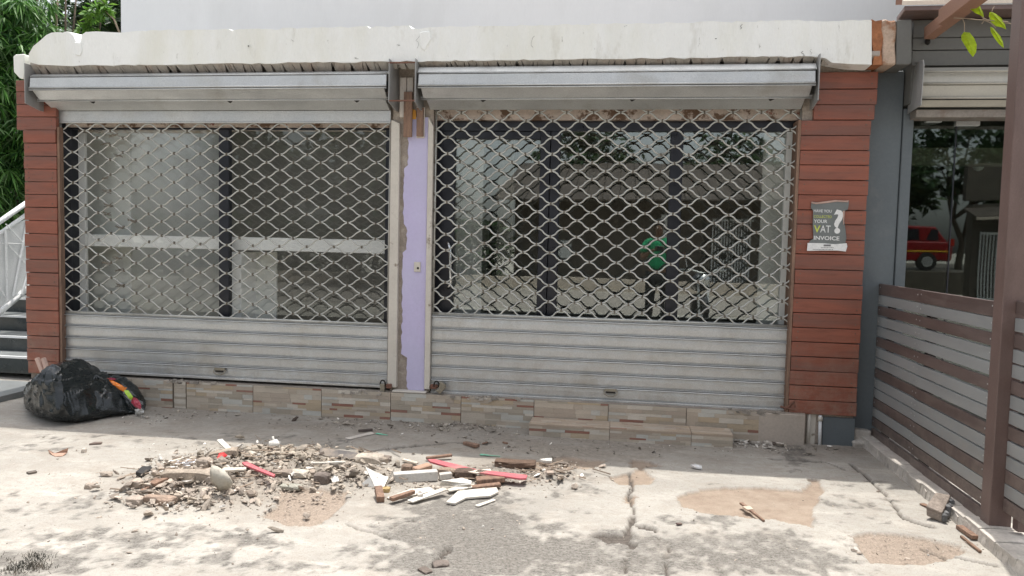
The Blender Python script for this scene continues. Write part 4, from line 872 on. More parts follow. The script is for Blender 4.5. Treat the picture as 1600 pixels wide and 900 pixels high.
def tree(label, base, h, crown, nclump, per, seed, greens, trunk_r=.12, L=(.10, .22), wid=.035, nm='broadleaf_tree', group=None, trunk_x=0):
    t = thing(nm, base, label, 'tree', group); base = Vector(base); r = random.Random(seed)
    b = MB(); pts = [base+Vector((0, 0, -.1))]
    for j in range(1, 6): pts.append(base+Vector((r.uniform(-.1, .1)*j, r.uniform(-.1, .1)*j, h*j/5)))
    b.tube(pts, [trunk_r*(1-.14*i) for i in range(6)], 9)
    for k in range(9):
        s = pts[r.randrange(2, 5)]; c = Vector(crown[r.randrange(len(crown))][0])+Vector((r.uniform(-.8, .8), r.uniform(-.8, .8), r.uniform(-.6, .6)))
        m_ = (s+c)/2+Vector((r.uniform(-.2, .2), r.uniform(-.2, .2), .2)); b.tube([s, m_, c], [trunk_r*.45, trunk_r*.28, trunk_r*.1], 6)
    b.build('trunk', m_bark, t, smooth=True)
    cl = np.concatenate([clumps_in(c, rad, nclump, seed*10+i) for i, (c, rad) in enumerate(crown)])
    leafmesh('crown', cl, per, L[0], L[1], wid, .5, greens, m_leaf, t, seed=seed); return t
tree('dark leafy tree filling the gap between bamboo and white wall at the top left', (-8.4, 6.8, 0), 4.4, [((-8.6, 6.6, 4.6), (1.9, .9, 1.5)), ((-7.2, 7.4, 4.9), (1.2, .9, 1.3)), ((-9.8, 7.2, 3.6), (1.6, 1.2, 1.8)), ((-7.6, 5.6, 3.4), (1.5, .6, 1.0)), ((-7.0, 5.2, 4.4), (1.6, .6, 1.2)), ((-8.6, 9, 5.2), (3.2, .8, 2.2))], 260, 24, 11, G_DARK)
# pale thin trunk and bright sprig by the wall corner
yt = thing('young_tree', (-6.6, 3.4, 0), 'slender young tree with a bright green feathery sprig against the dark trees at top left', 'tree')
sub('trunk', m_twig, yt, lambda b: (b.tube([(-6.9, 3.6, 0), (-6.95, 3.6, 2.0), Vector(atY(88, 50, 3.5)), Vector(atY(88, 20, 3.5)), Vector(atY(91, -10, 3.5))], [.03, .025, .018, .015, .012], 7),
    b.tube([(-6.9, 3.6, 1.6), Vector(atY(190, 60, 3.2)), Vector(atY(178, 30, 3.1)), Vector(atY(165, 18, 3.1))], [.025, .014, .010, .006], 6)), smooth=True)
leafmesh('crown', [atY(x, y, 3.1) for x, y in [(150, 12), (160, 15), (165, 8), (140, 20), (155, 25), (168, 16), (145, 28), (135, 42), (142, 40), (128, 45)]], 26, .07, .15, .02, .5, [(.16, .30, .05), (.11, .24, .04)], m_leaf, yt, seed=9)
# hanging yellow-green leaves
hg = thing('hanging_sprig', tuple(atY(1520, 40, -.6)), 'dry twig sprig with four yellow-green leaves hanging at the top right', 'twig')
def leaf(pts, Y, nm):
    P = [Vector(atY(x, y, Y)) for x, y in pts]; n = len(P); b = MB(); c = sum(P, Vector())/n
    tip, root = P[n//2], P[0]; k = 5
    # two halves folded on the midrib
    mids = [root.lerp(tip, i/4)+Vector((0, -.012, 0)) for i in range(5)]
    A = P[1:n//2]; B = P[n//2+1:][::-1]
    def half(S):
        R = [root]+S+[tip]; b0 = len(b.v); b.v += [tuple(p) for p in R]; m0 = len(b.v); b.v += [tuple(p) for p in mids]
        b.face([b0+i for i in range(len(R))]+[m0+i for i in (3, 2, 1)])
    half(A); half(B); o = b.build(nm, m_yleaf, hg); sd = o.modifiers.new('solid', 'SOLIDIFY'); sd.thickness = .0012; return o
leaf([(1506, 50), (1502, 55), (1502, 62), (1508, 72), (1514, 82), (1520, 89), (1525, 82), (1526, 70), (1522, 60), (1515, 51)], -.62, 'leaf')
leaf([(1546, 19), (1545, 26), (1548, 34), (1556, 41), (1566, 43), (1572, 46), (1570, 38), (1564, 28), (1556, 22), (1550, 19)], -.6, 'leaf')
leaf([(1547, 42), (1548, 50), (1554, 60), (1561, 69), (1568, 75), (1567, 66), (1563, 57), (1556, 49), (1552, 44)], -.58, 'leaf')
leaf([(1527, 6), (1518, 10), (1516, 14), (1523, 20), (1530, 23), (1537, 27), (1536, 20), (1532, 12), (1530, 7)], -.66, 'leaf')
def hs2(b):
    for pts in ([(1507, 51), (1507, 36), (1504, 29), (1490, 28)], [(1535, 30), (1548, 36), (1556, 44)], [(1536, 28), (1545, 32), (1547, 26)], [(1549, 22), (1551, 14), (1554, 10)], [(1565, 36), (1575, 36), (1582, 38)], [(1532, 22), (1538, 32), (1534, 37)], [(1500, 28), (1530, 31), (1548, 32), (1575, 34)], [(1530, 8), (1528, 0), (1526, -20)]):
        b.tube([Vector(atY(x, y, -.6)) for x, y in pts], .0028, 5)
sub('twig', m_twig, hg, hs2)
# weeds on the ground
def weeds(b):
    r = random.Random(4)
    for (cx, cy, n, sp) in ((35, 880, 120, 22), (20, 893, 90, 12), (60, 870, 90, 12), (45, 884, 200, 16)):
        for _ in range(n):
            p = Vector(atZ(r.gauss(cx, sp), r.gauss(cy, sp*.28), 0)); h = r.uniform(.008, .026); d = Vector((r.uniform(-1, 1), r.uniform(-1, 1), r.uniform(.3, 1.4))).normalized()*h
            g = r.uniform(.6, 1.2); b.col = (.03*g, .03*g, .022*g); b.v += [tuple(p+Vector((-.002, 0, -.002))), tuple(p+Vector((.002, 0, -.002))), tuple(p+d)]; k = len(b.v); b.face([k-3, k-2, k-1])
tag(sub('weed_tufts', m_debris, None, weeds), kind='stuff', label='small dark dry weeds in the concrete at the lower left', cat='weeds')

# ================================================================== GARBAGE BAG
from mathutils import noise as mn
bagt = thing('garbage_bag', (-4.0, -.45, 0), 'bulging black plastic rubbish bag slumped by the stairs, colourful wrappers spilling out', 'rubbish bag')
def bag():
    px = [38, 44, 52, 62, 72, 84, 98, 110, 120, 132, 144, 152, 160, 172, 186, 198, 208, 214]
    tp = [622, 603, 592, 582, 574, 568, 566, 568, 573, 579, 585, 586, 590, 593, 600, 612, 628, 642]
    bt_ = [632, 648, 656, 661, 665, 667, 668, 667, 665, 663, 661, 659, 657, 655, 653, 651, 649, 648]
    nu, nv = 150, 110; V_ = []; kn = Vector(atY(150, 590, -.62))
    for i in range(nu+1):
        u = i/nu; x = 38+(214-38)*u
        a = np.interp(x, px, tp); c = np.interp(x, px, bt_)
        G0 = Vector(atZ(x, c, 0)); end = min(1, math.sin(math.pi*min(max(u, 0.0), 1))**.45*1.0+0.0)
        dep = .30*max(end, .02); Yc = G0.y+dep*.8; top = Vector(atY(x, a, G0.y+dep*.62)); h = max(top.z, .02)
        for j in range(nv):
            t = 2*math.pi*j/nv; cy = math.cos(t); cz = math.sin(t)
            yy = math.copysign(abs(cy)**.8, cy)*dep*.8; zz_ = (math.copysign(abs(cz)**.75, cz)*.5+.5)*h
            if cz < 0: zz_ = max(0, .5*h*(1-abs(cz)**.55)) 
            frac = 1-zz_/h if h > 0 else 0
            sx_ = G0.x+(top.x-G0.x)*(zz_/h)
            p = Vector((sx_, Yc+yy*(1 if cz < 0 else (1-.15*(zz_/h))), zz_))
            V_.append(p)
    b = MB(); out = []
    for p in V_:
        q = p-kn; ang = math.atan2(q.z, q.x); r_ = max(q.length, .01)
        rad_f = mn.noise(Vector((ang*5.5, r_*1.5, 3)))*math.exp(-r_*3.6)*.05
        wp = Vector((mn.noise(p*5), mn.noise(p*5+Vector((9, 0, 0))), mn.noise(p*5+Vector((0, 9, 0)))))*.10
        pw = p+wp; dl = (p-Vector((-4.30, -.62, .04))).length; al = math.atan2(p.z-.04, p.x+4.30)
        n1 = 1-abs(mn.noise(Vector((pw.x*3.2+pw.z*5, pw.y*4, pw.z*9-pw.x*5)))*2); n2 = 1-abs(mn.noise(Vector((pw.x*7-pw.z*9, pw.y*8, pw.z*20+pw.x*9)))*2)
        n3 = mn.noise(Vector((p.x*3, p.y*3, p.z*3+8)))
        w = max(0.12, min(1, p.z/.08))
        dd = (.017*n1**5+.006*n2**7+.020*n3+rad_f*1.3+.035*mn.noise(Vector((al*7, dl*2, 5)))*math.exp(-dl*5)+.004*(1-abs(mn.noise(Vector((pw.x*22, pw.y*18, pw.z*50+pw.x*20))))*2)**7)*w-.008
        c = Vector((p.x, -.45, .12)); nn = (p-c); nn.x *= .3; nn.normalize(); out.append(p+nn*dd)
    b.v = [tuple((q.x, q.y, max(q.z, .001))) for q in out]
    for i in range(nu):
        for j in range(nv):
            j2 = (j+1) % nv; b.face([i*nv+j, (i+1)*nv+j, (i+1)*nv+j2, i*nv+j2])
    b.face([j for j in range(nv)]); b.face([nu*nv+j for j in range(nv)][::-1])
    return b.build('bag_skin', m_bag, bagt, smooth=True)
bag()
def crumple(name, mat_col, pts, Y0, Y1, amp, par, rough=.35, seed=1, mat=None):
    P = [Vector(atY(x, y, Y0+(Y1-Y0)*i/max(1, len(pts)-1))) for i, (x, y) in enumerate(pts)]
    n = len(P); c = sum(P, Vector())/n; r = random.Random(seed); b = MB(); b.v.append(tuple(c+Vector((0, -.02, 0)))); ring = []
    for k, f in ((0, .5), (1, 1.0)):
        for i in range(n):
            for h in (0, .5):
                q = P[i].lerp(P[(i+1) % n], h); q = c.lerp(q, f); q = q+Vector((0, r.uniform(-amp, amp)+(.0 if f == 1 else -.012), r.uniform(-amp, amp)*.3)); ring.append(tuple(q))
    b.v += ring; m2 = 2*n
    for i in range(m2): j = (i+1) % m2; b.face([0, 1+i, 1+j]); b.face([1+i, 1+m2+i, 1+m2+j, 1+j])
    o = b.build(name, mat or M(name+'_film', mat_col, rough, .15, coat=.3), par); sd = o.modifiers.new('solid', 'SOLIDIFY'); sd.thickness = .002; return o
crumple('dark_flap', (.02, .018, .02), [(150, 588), (172, 590), (190, 598), (206, 612), (222, 628), (226, 640), (218, 646), (206, 640), (190, 618), (170, 600)], -.30, -.42, .015, bagt, seed=2, mat=m_bag)
crumple('orange_wrapper', (.80, .22, .02), [(169, 591.5), (178, 596), (190, 602), (198, 606), (194, 612), (184, 607), (174, 599)], -.50, -.50, .006, bagt, seed=3)
crumple('green_wrapper', (.42, .65, .06), [(194, 610), (200, 610), (208, 620), (205, 625), (200, 621)], -.50, -.50, .004, bagt, seed=4)
crumple('red_wrapper', (.42, .05, .08), [(206, 620), (214, 622), (221, 634), (220, 640), (212, 637), (206, 629)], -.49, -.49, .006, bagt, seed=5)
crumple('magenta_wrapper', (.25, .02, .05), [(172, 590), (182, 592), (178, 595), (168, 592)], -.49, -.49, .003, bagt, seed=8)
crumple('clear_film', (.6, .6, .58), [(210, 640), (222, 638), (226, 644), (218, 650), (211, 648)], -.44, -.40, .01, bagt, seed=6)
kn = Vector(atY(150, 588, -.60))
sub('gathered_neck', m_bag, bagt, lambda b: [b.tube([kn, kn+Vector((random.uniform(-.02, .09), random.uniform(-.03, .02), random.uniform(-.05, -.01)))], [.012, .003], 5) for _ in range(9)], smooth=True)
wst = thing('pale_sticks', tuple(atY(66, 570, -.2)), 'pair of pale pinkish sticks poking up behind the black rubbish bag', 'sticks')
for a1, a2 in (((58, 560), (72, 595)), ((68, 560), (78, 592))):
    sub('stick', m_pvc, wst, lambda b: b.tube([Vector(atY(*a1, -.3)), Vector(atY(*a2, -.34))], .021, 6, True), bevel=.002)
crumple('paper_scrap', (.6, .52, .45), [(47, 594), (53, 592), (54, 597), (48, 599)], -.62, -.62, .002, wst, seed=7)
#PART3
# ================================================================== DEBRIS
def slab(name, label, pts, z, th, col, cat, tilt=None, group=None, bv=.0015, under=None):
    """flat board lying on the ground: outline measured on the ground, real thickness; tilt = per-corner extra height"""
    c = np.mean([atZ(x, y, z)[:3] for x, y in pts], axis=0); b = MB(); b.col = col
    P = []
    for i, (x, y) in enumerate(pts):
        zz = z+(tilt[i] if tilt else 0); P.append(atZ(x, y, zz))
    b.prism([(p[0], p[1], p[2]-th) for p in P][::-1], (0, 0, th)); me = b
    if under: pass
    o = b.build(name, m_debris, None, bevel=bv); tag(o, label, cat, group); return o
def bar(name, label, p0, p1, w, th, z0, z1, col, cat, group=None, rollv=0, taper=1.0, mat=None, bv=.002):
    A = Vector(atZ(*p0, z0)); B = Vector(atZ(*p1, z1)); d = (B-A).normalized(); s = d.cross(Vector((0, 0, 1))).normalized(); u = s.cross(d)
    if rollv: s, u = s*math.cos(rollv)+u*math.sin(rollv), u*math.cos(rollv)-s*math.sin(rollv)
    b = MB(); b.col = col; w /= 2; th /= 2; w2 = w*taper
    b.hexa([A-s*w-u*th, B-s*w2-u*th, B+s*w2-u*th, A+s*w-u*th, A-s*w+u*th, B-s*w2+u*th, B+s*w2+u*th, A+s*w+u*th])
    o = b.build(name, mat or m_debris, None, bevel=bv); tag(o, label, cat, group); return o
def rock_mesh(size, col, seed, rough=.28, sub_=2, name='stone', flatten=None):
    bm = bmesh.new(); bmesh.ops.create_icosphere(bm, subdivisions=sub_, radius=1); off = Vector((seed*3.7, seed*1.3, seed*.7))
    for v in bm.verts:
        p = v.co.copy(); n = mn.noise(p*1.1+off)*rough*1.3+mn.noise(p*2.9+off)*rough*.5
        p = p*(1+n); q = Vector((max(-.72, min(.72, p.x)), max(-.72, min(.72, p.y)), max(-.7, min(.7, p.z))))
        v.co = Vector((q.x*size[0], q.y*size[1], q.z*size[2]))/.72
    me = bpy.data.meshes.new(name); bm.to_mesh(me); bm.free(); me.materials.append(m_rubble)
    ca = me.color_attributes.new('Col', 'FLOAT_COLOR', 'POINT'); ca.data.foreach_set('color', np.tile(np.array([*col, 1], np.float32), len(me.vertices))); return me
def rock(label, px, py, size, col, seed, rot=0, lift=.6, tilt=(0, 0), nm='concrete_chunk', cat='rubble', rough=.28, sub_=2, group=None):
    p = atZ(px, py, size[2]*lift*.5); o = bpy.data.objects.new(nm, rock_mesh(size, col, seed, rough, sub_, nm)); COL.objects.link(o)
    o.location = (p[0], p[1], size[2]*lift+max(0, gz(p[0], p[1]))); o.rotation_euler = (tilt[0], tilt[1], rot); tag(o, label, cat, group); return o
CR = (.64, .60, .53); WH = (.76, .74, .69); GB = (.34, .29, .24); PK = (.52, .13, .145); BRN = (.12, .075, .05); WD = (.38, .27, .19); GRY = (.42, .39, .35)
slab('white_board', 'long white board with chamfered ends lying flat at the front right of the heap', [(697, 784), (711, 786), (728, 777), (766, 774), (779, 768), (776, 761), (740, 764), (715, 767)], .016, .012, CR, 'board')
slab('white_strip', 'straight white strip lying just left of the chamfered white board', [(636, 781), (645, 784), (700, 764), (692, 761)], .02, .008, CR, 'strip', [0, 0, .02, .02])
slab('white_strip', 'short thin white strip in front of the chamfered board', [(742, 789), (747, 791), (775, 781), (771, 779)], .008, .006, CR, 'strip')
slab('white_sheet', 'bent bright white sheet with a pointed corner beside the rubble mound', [(562, 758), (587, 762), (600, 760), (607, 745), (584, 740), (571, 728), (577, 745)], .03, .004, WH, 'sheet', [-.02, -.02, 0, .02, .03, .09, .03])
slab('white_sheet', 'thin curled white strip beside the bent white sheet', [(600, 762), (604, 757), (613, 741), (616, 733), (612, 744), (606, 755)], .03, .003, WH, 'sheet', [0, 0, .04, .07, .03, 0])
def block(name, label, p0, p1, h, d, col, cat, z=0.0):
    A = Vector(atZ(*p0, z)); B = Vector(atZ(*p1, z)); dr = (B-A); n = Vector((-dr.y, dr.x, 0)).normalized()*d; u = Vector((0, 0, h)); b = MB(); b.col = col
    P = [A, B, B+n, A+n, A+u+n*.1, B+u+n*.1, B+n+u, A+n+u]; b.hexa([p+Vector((random.uniform(-.004, .004),)*3) for p in P]); o = b.build(name, m_debris, None, bevel=.004, seg=2); tag(o, label, cat); return o
block('plaster_slab', 'long pale grey plaster slab standing on its edge in the middle of the heap', (616, 756), (684, 752), .055, .06, (.52, .50, .46), 'slab', .005)
block('plaster_slab', 'small pale plaster block right of the long grey slab', (688, 750), (707, 748), .032, .04, (.55, .52, .47), 'block', .01)
slab('white_strip', 'tapered white strip above the chamfered board, under the dark wood', [(697, 764), (702, 767), (742, 760), (741, 756), (720, 758)], .022, .008, CR, 'strip')
slab('white_sheet', 'crinkled white sheet lying against the dark wood pieces', [(687, 757), (712, 758), (736, 756), (737, 751), (722, 747), (705, 751), (690, 751)], .04, .006, WH, 'sheet', [-.02, -.01, 0, 0, .02, 0, .01])
slab('white_strip', 'broad white strip half under a brown splinter at the front of the heap', [(604, 777), (612, 780), (680, 766), (672, 761), (640, 764)], .014, .008, CR, 'strip')
bar('wood_splinter', 'rough brown splinter lying across the broad white strip', (611, 780), (647, 768), .035, .02, .03, .035, WD, 'wood', taper=.7, mat=m_oldwood)
bar('brick_piece', 'small reddish brown brick piece behind the pale grey slab', (648, 736), (672, 729), .055, .04, .035, .04, (.42, .27, .19), 'brick', bv=.005)
rock('dark rounded stone touching the brick piece', 636, 737, (.035, .03, .025), (.22, .16, .12), 3)
bar('wood_offcut', 'stubby brown wood offcut pointing at the viewer below the white sheet', (595, 781), (591, 763), .04, .035, .02, .045, (.26, .17, .12), 'wood', mat=m_oldwood)
rock('ochre stone next to the stubby wood offcut', 603, 768, (.022, .02, .016), (.42, .30, .14), 4)
slab('red_plank', 'long red plank, upper half, slanting down to the right', [(668, 717), (672, 721), (708, 731), (742, 738), (744, 733), (712, 725), (680, 717)], .035, .012, PK, 'plank', [.03, .02, .01, .0, .0, .01, .03])
slab('red_plank', 'red plank piece ending at the right edge of the heap below the rotten wood', [(742, 737), (812, 747), (822, 747), (824, 742), (780, 737), (748, 733)], .05, .012, PK, 'plank')
slab('red_plank', 'short red plank poking out on the left mound beside the pale shell', [(378, 722), (382, 726), (428, 744), (430, 741), (405, 730), (386, 721)], .085, .012, PK, 'plank')
slab('cream_plank', 'cream painted strip lying against the red planks', [(728, 736), (745, 739), (768, 735), (766, 732), (744, 734)], .05, .008, (.70, .60, .50), 'plank')
bar('wood_strip', 'grey brown wood strip behind the long red plank', (666, 716), (706, 711), .03, .015, .02, .03, (.30, .24, .19), 'wood', mat=m_oldwood)
bar('wood_strip', 'cream painted strip behind the brick piece', (630, 718), (652, 724), .025, .012, .02, .02, (.66, .58, .48), 'wood')
rock('large flat-topped sandy concrete chunk beside the dark board', 578, 722, (.085, .055, .032), (.46, .40, .33), 5, .1, .75, rough=.2)
rock('rounded concrete chunk on the right end of the flat-topped chunk', 596, 725, (.038, .03, .028), (.30, .25, .20), 6)
rock('small dark stone behind the rounded chunk', 602, 720, (.035, .03, .02), (.22, .18, .15), 7)
slab('dark_board', 'dark grey board lying tilted at the back of the mound', [(499, 711), (556, 717.5), (577, 711), (548, 705), (500, 699)], .045, .014, (.115, .105, .10), 'board', [-.01, -.01, 0, .015, .02])
rot = rock('rotten brown wood slab with ragged edge at the right of the heap', 805, 733, (.125, .045, .020), (.13, .085, .06), 8, .05, .8, nm='rotten_wood', cat='wood', rough=.5, sub_=3)
bar('rotten_board', 'dark layered board under the end of the red plank', (744, 751), (788, 747), .07, .03, .02, .03, (.12, .085, .06), 'wood', mat=m_oldwood, bv=.004)
bar('rotten_board', 'dark thin board behind the chamfered white board', (736, 762), (782, 757), .04, .02, .012, .02, (.16, .12, .09), 'wood', mat=m_oldwood, bv=.004)
rock('dark crumbling block under the middle of the red plank', 727, 744, (.06, .04, .032), (.12, .085, .065), 9)
rock('brown lump left of the dark crumbling block', 700, 741, (.055, .03, .025), (.27, .20, .15), 10)
bar('white_batten', 'clean white batten sticking up at the back of the left mound', (368, 713), (343, 688), .036, .016, .05, .10, (.78, .74, .66), 'batten')
slab('red_plastic', 'crumpled bright red plastic scrap below the white batten', [(339, 716), (348, 716), (356, 711), (350, 706), (342, 708)], .06, .004, (.66, .02, .03), 'plastic scrap', [0, 0, .02, .03, .02])
slab('red_plastic', 'dark red plastic scrap left of the stone log on the mound', [(319, 728), (324, 731), (332, 724), (328, 721)], .06, .004, (.55, .03, .06), 'plastic scrap', [0, -.01, .0, .02])
wb = MB(); wb.col = (.85, .86, .88)
crumple('white_plastic_bag', (.82, .83, .86), [(270, 732), (274, 723), (282, 719), (294, 718), (304, 720), (305, 728), (300, 733), (285, 735)], float(atZ(285, 730, .03)[1]), float(atZ(285, 730, .03)[1]), .02, None, seed=11)
tag(bpy.data.objects['white_plastic_bag'], 'crumpled white plastic bag on the left part of the rubble', 'plastic bag')
slab('black_box', 'flat black broken box on the far left of the heap', [(212, 737), (222, 740), (239, 731), (235, 728), (222, 728)], .045, .03, (.03, .028, .028), 'box', [0, 0, 0, .01, .01])
bar('white_pipe_piece', 'short split white pipe beside the flat black box', (233, 741), (255, 737), .034, .02, .025, .03, (.68, .66, .62), 'pipe')
rk = rock('long smooth concrete lump like a log, low in the left mound', 298, 760, (.155, .035, .034), (.33, .275, .22), 12, .08, .7, rough=.14, sub_=3)
rock('stubby end of the long lump beside the pale shell', 334, 764, (.04, .03, .026), (.36, .31, .26), 13)
for (px_q, py_q, w_q, cq, lab_q) in [(272, 772, 11, (.36, .30, .24), 'flat brown shard below the long smooth lump'), (300, 780, 9, (.42, .36, .29), 'sandy shard at the front of the left mound'), (322, 776, 10, (.35, .29, .23), 'flat shard just below the pale shell'), (372, 757, 11, (.40, .34, .28), 'flat shard right of the pale shell'),
    (392, 768, 9, (.33, .27, .22), 'thin brown shard on bare earth near the mound front'), (412, 752, 10, (.30, .24, .19), 'dark shard under the short red plank'), (482, 735, 12, (.33, .27, .22), 'shard in the middle of the mound before the dark board'), (528, 728, 8, (.45, .39, .31), 'pale shard left of the flat-topped chunk'),
    (243, 770, 10, (.37, .31, .25), 'shard at the left of the mound under the wood strip'), (395, 728, 9, (.48, .42, .34), 'pale shard on top of the mound behind the red plank'), (655, 770, 8, (.62, .57, .5), 'pale chip between the white strips'), (860, 736, 9, (.40, .32, .26), 'shard at the right tip of the heap'), (876, 744, 7, (.44, .37, .30), 'small shard at the far right tip of the heap')]:
    rr_ = random.Random(px_q); npt = rr_.randint(4, 6); a0 = rr_.uniform(0, 6)
    pts_q = [(px_q+w_q*rr_.uniform(.6, 1.15)*math.cos(a0+6.283*i/npt), py_q-w_q*.42*rr_.uniform(.6, 1.15)*math.sin(a0+6.283*i/npt)) for i in range(npt)]
    slab('stone_shard', lab_q, pts_q, .028, rr_.uniform(.008, .018), cq, 'shard', [rr_.uniform(-.008, .022) for _ in range(npt)])
# curved pale shell fragment
sh = MB(); sh.col = (.44, .41, .345); c0 = Vector(atZ(344, 752, .0)); rows_ = []
for i in range(9):
    a = -.5+i/8*1.7; row = []
    for j in range(7):
        t = j/6; r_ = .12*(1-.55*t); row.append(Vector((c0.x+.065-math.cos(a)*r_*.95-.03*t, c0.y-.02+math.sin(a)*r_*.6-.04, .005+.125*(1-(i/8-.05)**2*.75)*(.25+.75*(1-t*.2))*(1-i/8*.85))))
    rows_.append(row)
k0 = 0
shell_pts = [(333, 728), (341, 731), (352, 738), (360, 746), (364, 754), (361, 760), (352, 765), (345, 765), (338, 757), (332, 750), (331, 738)]
hts = [.16, .155, .14, .12, .09, .065, .045, .045, .065, .09, .13]
P = [Vector(atZ(x, y, h)) for (x, y), h in zip(shell_pts, hts)]; ctr = sum(P, Vector())/len(P)+Vector((0, -.02, .012)); n = len(P); sh.v = [tuple(ctr)]+[tuple(ctr.lerp(p, .55)+Vector((0, -.008, .006))) for p in P]+[tuple(p) for p in P]
for i in range(n): j = (i+1) % n; sh.face([0, 1+i, 1+j]); sh.face([1+i, 1+n+i, 1+n+j, 1+j])
so = sh.build('curved_shell', m_debris, None, smooth=True); sd = so.modifiers.new('solid', 'SOLIDIFY'); sd.thickness = .012
tag(so, 'smooth pale curved fragment like broken pottery leaning on the left mound', 'fragment')
rock('angular stone block wedged left of the pale shell', 320, 744, (.04, .035, .032), (.36, .30, .245), 14)
rock('speckled stone log slanting up behind the pale shell', 350, 722, (.085, .03, .03), (.34, .28, .22), 15, .25, .9, (0, -.2), sub_=3, rough=.18)
slab('cream_plank', 'cream plank lying behind the pale shell towards the red plank', [(344, 735), (384, 733), (385, 730), (350, 730)], .09, .01, (.72, .66, .56), 'plank')
rock('curved brown root-like lump at the front of the left mound', 250, 785, (.085, .028, .024), (.32, .235, .18), 16, -.1, .7, rough=.3, sub_=3, nm='brown_lump')
bar('wood_strip', 'dark wood strip slanting on the left end of the heap', (222, 768), (247, 748), .03, .015, .02, .06, (.30, .24, .19), 'wood', mat=m_oldwood)
bar('wood_strip', 'longer weathered strip above the slanting one on the left mound', (238, 757), (278, 740), .035, .015, .05, .07, (.34, .28, .22), 'wood', mat=m_oldwood)
bar('wood_strip', 'pale broken strip at the left mound behind the black box', (256, 725), (286, 715), .03, .01, .02, .03, (.66, .60, .52), 'wood')
rock('rounded stone at the left tip of the heap', 214, 762, (.032, .028, .025), (.40, .33, .27), 17)
rock('flat stone at the lower left tip of the heap', 212, 785, (.042, .034, .022), (.36, .30, .25), 18)
slab('white_chip', 'small white tile scrap in the middle of the mound', [(517, 748), (520, 753), (530, 751), (528, 744), (522, 741)], .05, .006, WH, 'chip', [0, 0, 0, .02, .03])
cp = MB(); cp.col = (.85, .83, .76); c = Vector(atZ(428, 695, .04)); cp.tube([c+Vector((-.03, 0, -.01)), c+Vector((-.02, 0, 0)), c+Vector((.015, 0, .008)), c+Vector((.035, 0, .0))], [.008, .026, .03, .012], 10); cp.tube([c+Vector((0, 0, .02)), c+Vector((-.008, 0, .055))], .007, 6)
tag(cp.build('white_fitting', m_debris, None, smooth=True), 'rounded white plastic fitting at the top of the mound', 'fitting')
bar('white_batten', 'thin curved white stick in front of the dark board', (490, 724), (540, 722), .014, .012, .05, .05, (.74, .70, .62), 'stick')
bar('wood_strip', 'small grey plank piece at the left foot of the mound top', (392, 706), (402, 714), .035, .012, .06, .06, (.50, .46, .40), 'wood')
rock('dark round lump in the middle of the mound', 504, 753, (.045, .035, .035), (.17, .14, .12), 19)
rock('flat dark stone under the red plank on the left mound', 440, 747, (.07, .03, .018), (.28, .23, .19), 20, .1)
rock('pale stone in the middle of the mound', 466, 747, (.06, .035, .02), (.52, .46, .38), 21)
rock('broad flat stone low in the mound', 455, 762, (.06, .03, .014), (.31, .30, .25), 22)
# scattered loose things
def shard(label, pts, hs_h, th, col, nm='shard', cat='shard'): return slab(nm, label, pts, .0+th, th, col, cat, hs_h)
shard('curled brown shard lying alone on the pale ground at left', [(77, 708), (86, 713), (98, 712), (105, 706), (107, 699), (99, 706), (86, 708), (75, 702)], [0, 0, 0, .01, .04, .01, .005, .02], .006, (.42, .27, .20), 'curled_shard')
shard('small dark chip left of the heap, higher one', [(139, 693), (158, 692), (160, 690), (148, 690)], None, .012, (.16, .12, .10), 'dark_chip', 'chip')
shard('small dark stick-like chip at the far left', [(41, 737), (45, 739), (58, 736), (56, 734)], None, .014, (.12, .10, .085), 'dark_chip', 'chip')
rock('single round pebble between the far-left chips and the heap', 140, 762, (.025, .02, .018), (.36, .30, .25), 23, nm='pebble', cat='pebble')
rock('small pale upright pebble above the round pebble', 131, 706, (.014, .012, .018), (.62, .55, .47), 24, nm='pebble', cat='pebble')
slab('white_strip', 'white strip lying in the shade below the lilac column', [(539, 684), (546, 686), (585, 677), (580, 674.5)], .008, .005, (.58, .53, .47), 'strip')
bar('dark_arc', 'dark curved bark piece above the white strip', (560, 673), (582, 671), .018, .015, .012, .012, (.10, .08, .07), 'bark')
def grn(nm, lab, p0, p1): bar(nm, lab, p0, p1, .03, .004, .006, .004, (.20, .52, .36), 'scrap', taper=.2)
grn('green_scrap', 'small green plastic scrap right of the white strip', (588, 677), (606, 680)); grn('green_scrap', 'green plastic scrap on the shade line behind the red planks', (750, 710), (782, 713))
bar('bark_piece', 'dark bark piece on the shaded ground left of the step', (726, 692), (746, 697), .035, .02, .012, .018, BRN, 'bark', mat=m_oldwood, taper=1.3)
bar('bark_piece', 'short bark splinter right of the larger bark piece', (754, 693), (762, 691), .012, .01, .006, .006, BRN, 'bark', mat=m_oldwood)
bar('bark_piece', 'thin bark splinter nearest the tiled step', (786, 691), (793, 693), .016, .012, .006, .006, BRN, 'bark', mat=m_oldwood)
slab('white_foam', 'torn white foam piece at the back right of the heap', [(843, 717), (848, 719), (862, 720), (863, 715), (852, 716)], .025, .015, WH, 'foam')
slab('white_foam', 'small crumpled white scrap on the ground right of the step', [(1079, 726), (1085, 729), (1097, 731), (1096, 727), (1086, 724)], .018, .012, (.74, .74, .74), 'scrap', [0, 0, -.005, 0, .01])
bar('long_splinter', 'thin brown splinter lying on the big brown ground patch', (1158, 786), (1194, 814), .022, .012, .012, .008, (.40, .30, .22), 'splinter', taper=.5, mat=m_oldwood)
slab('splinter_chip', 'pale chip resting on the thin splinter', [(1160, 791), (1168, 796), (1177, 795), (1172, 790)], .02, .01, (.56, .44, .34), 'chip')
bar('dark_chip', 'dark rectangular chip right of the ground crack', (1057, 819), (1065, 818), .018, .008, .008, .008, (.08, .05, .045), 'chip')
rock('dark angular stone half sunk at the front centre', 689, 882, (.035, .028, .010), (.17, .14, .12), 31, .4, .2)
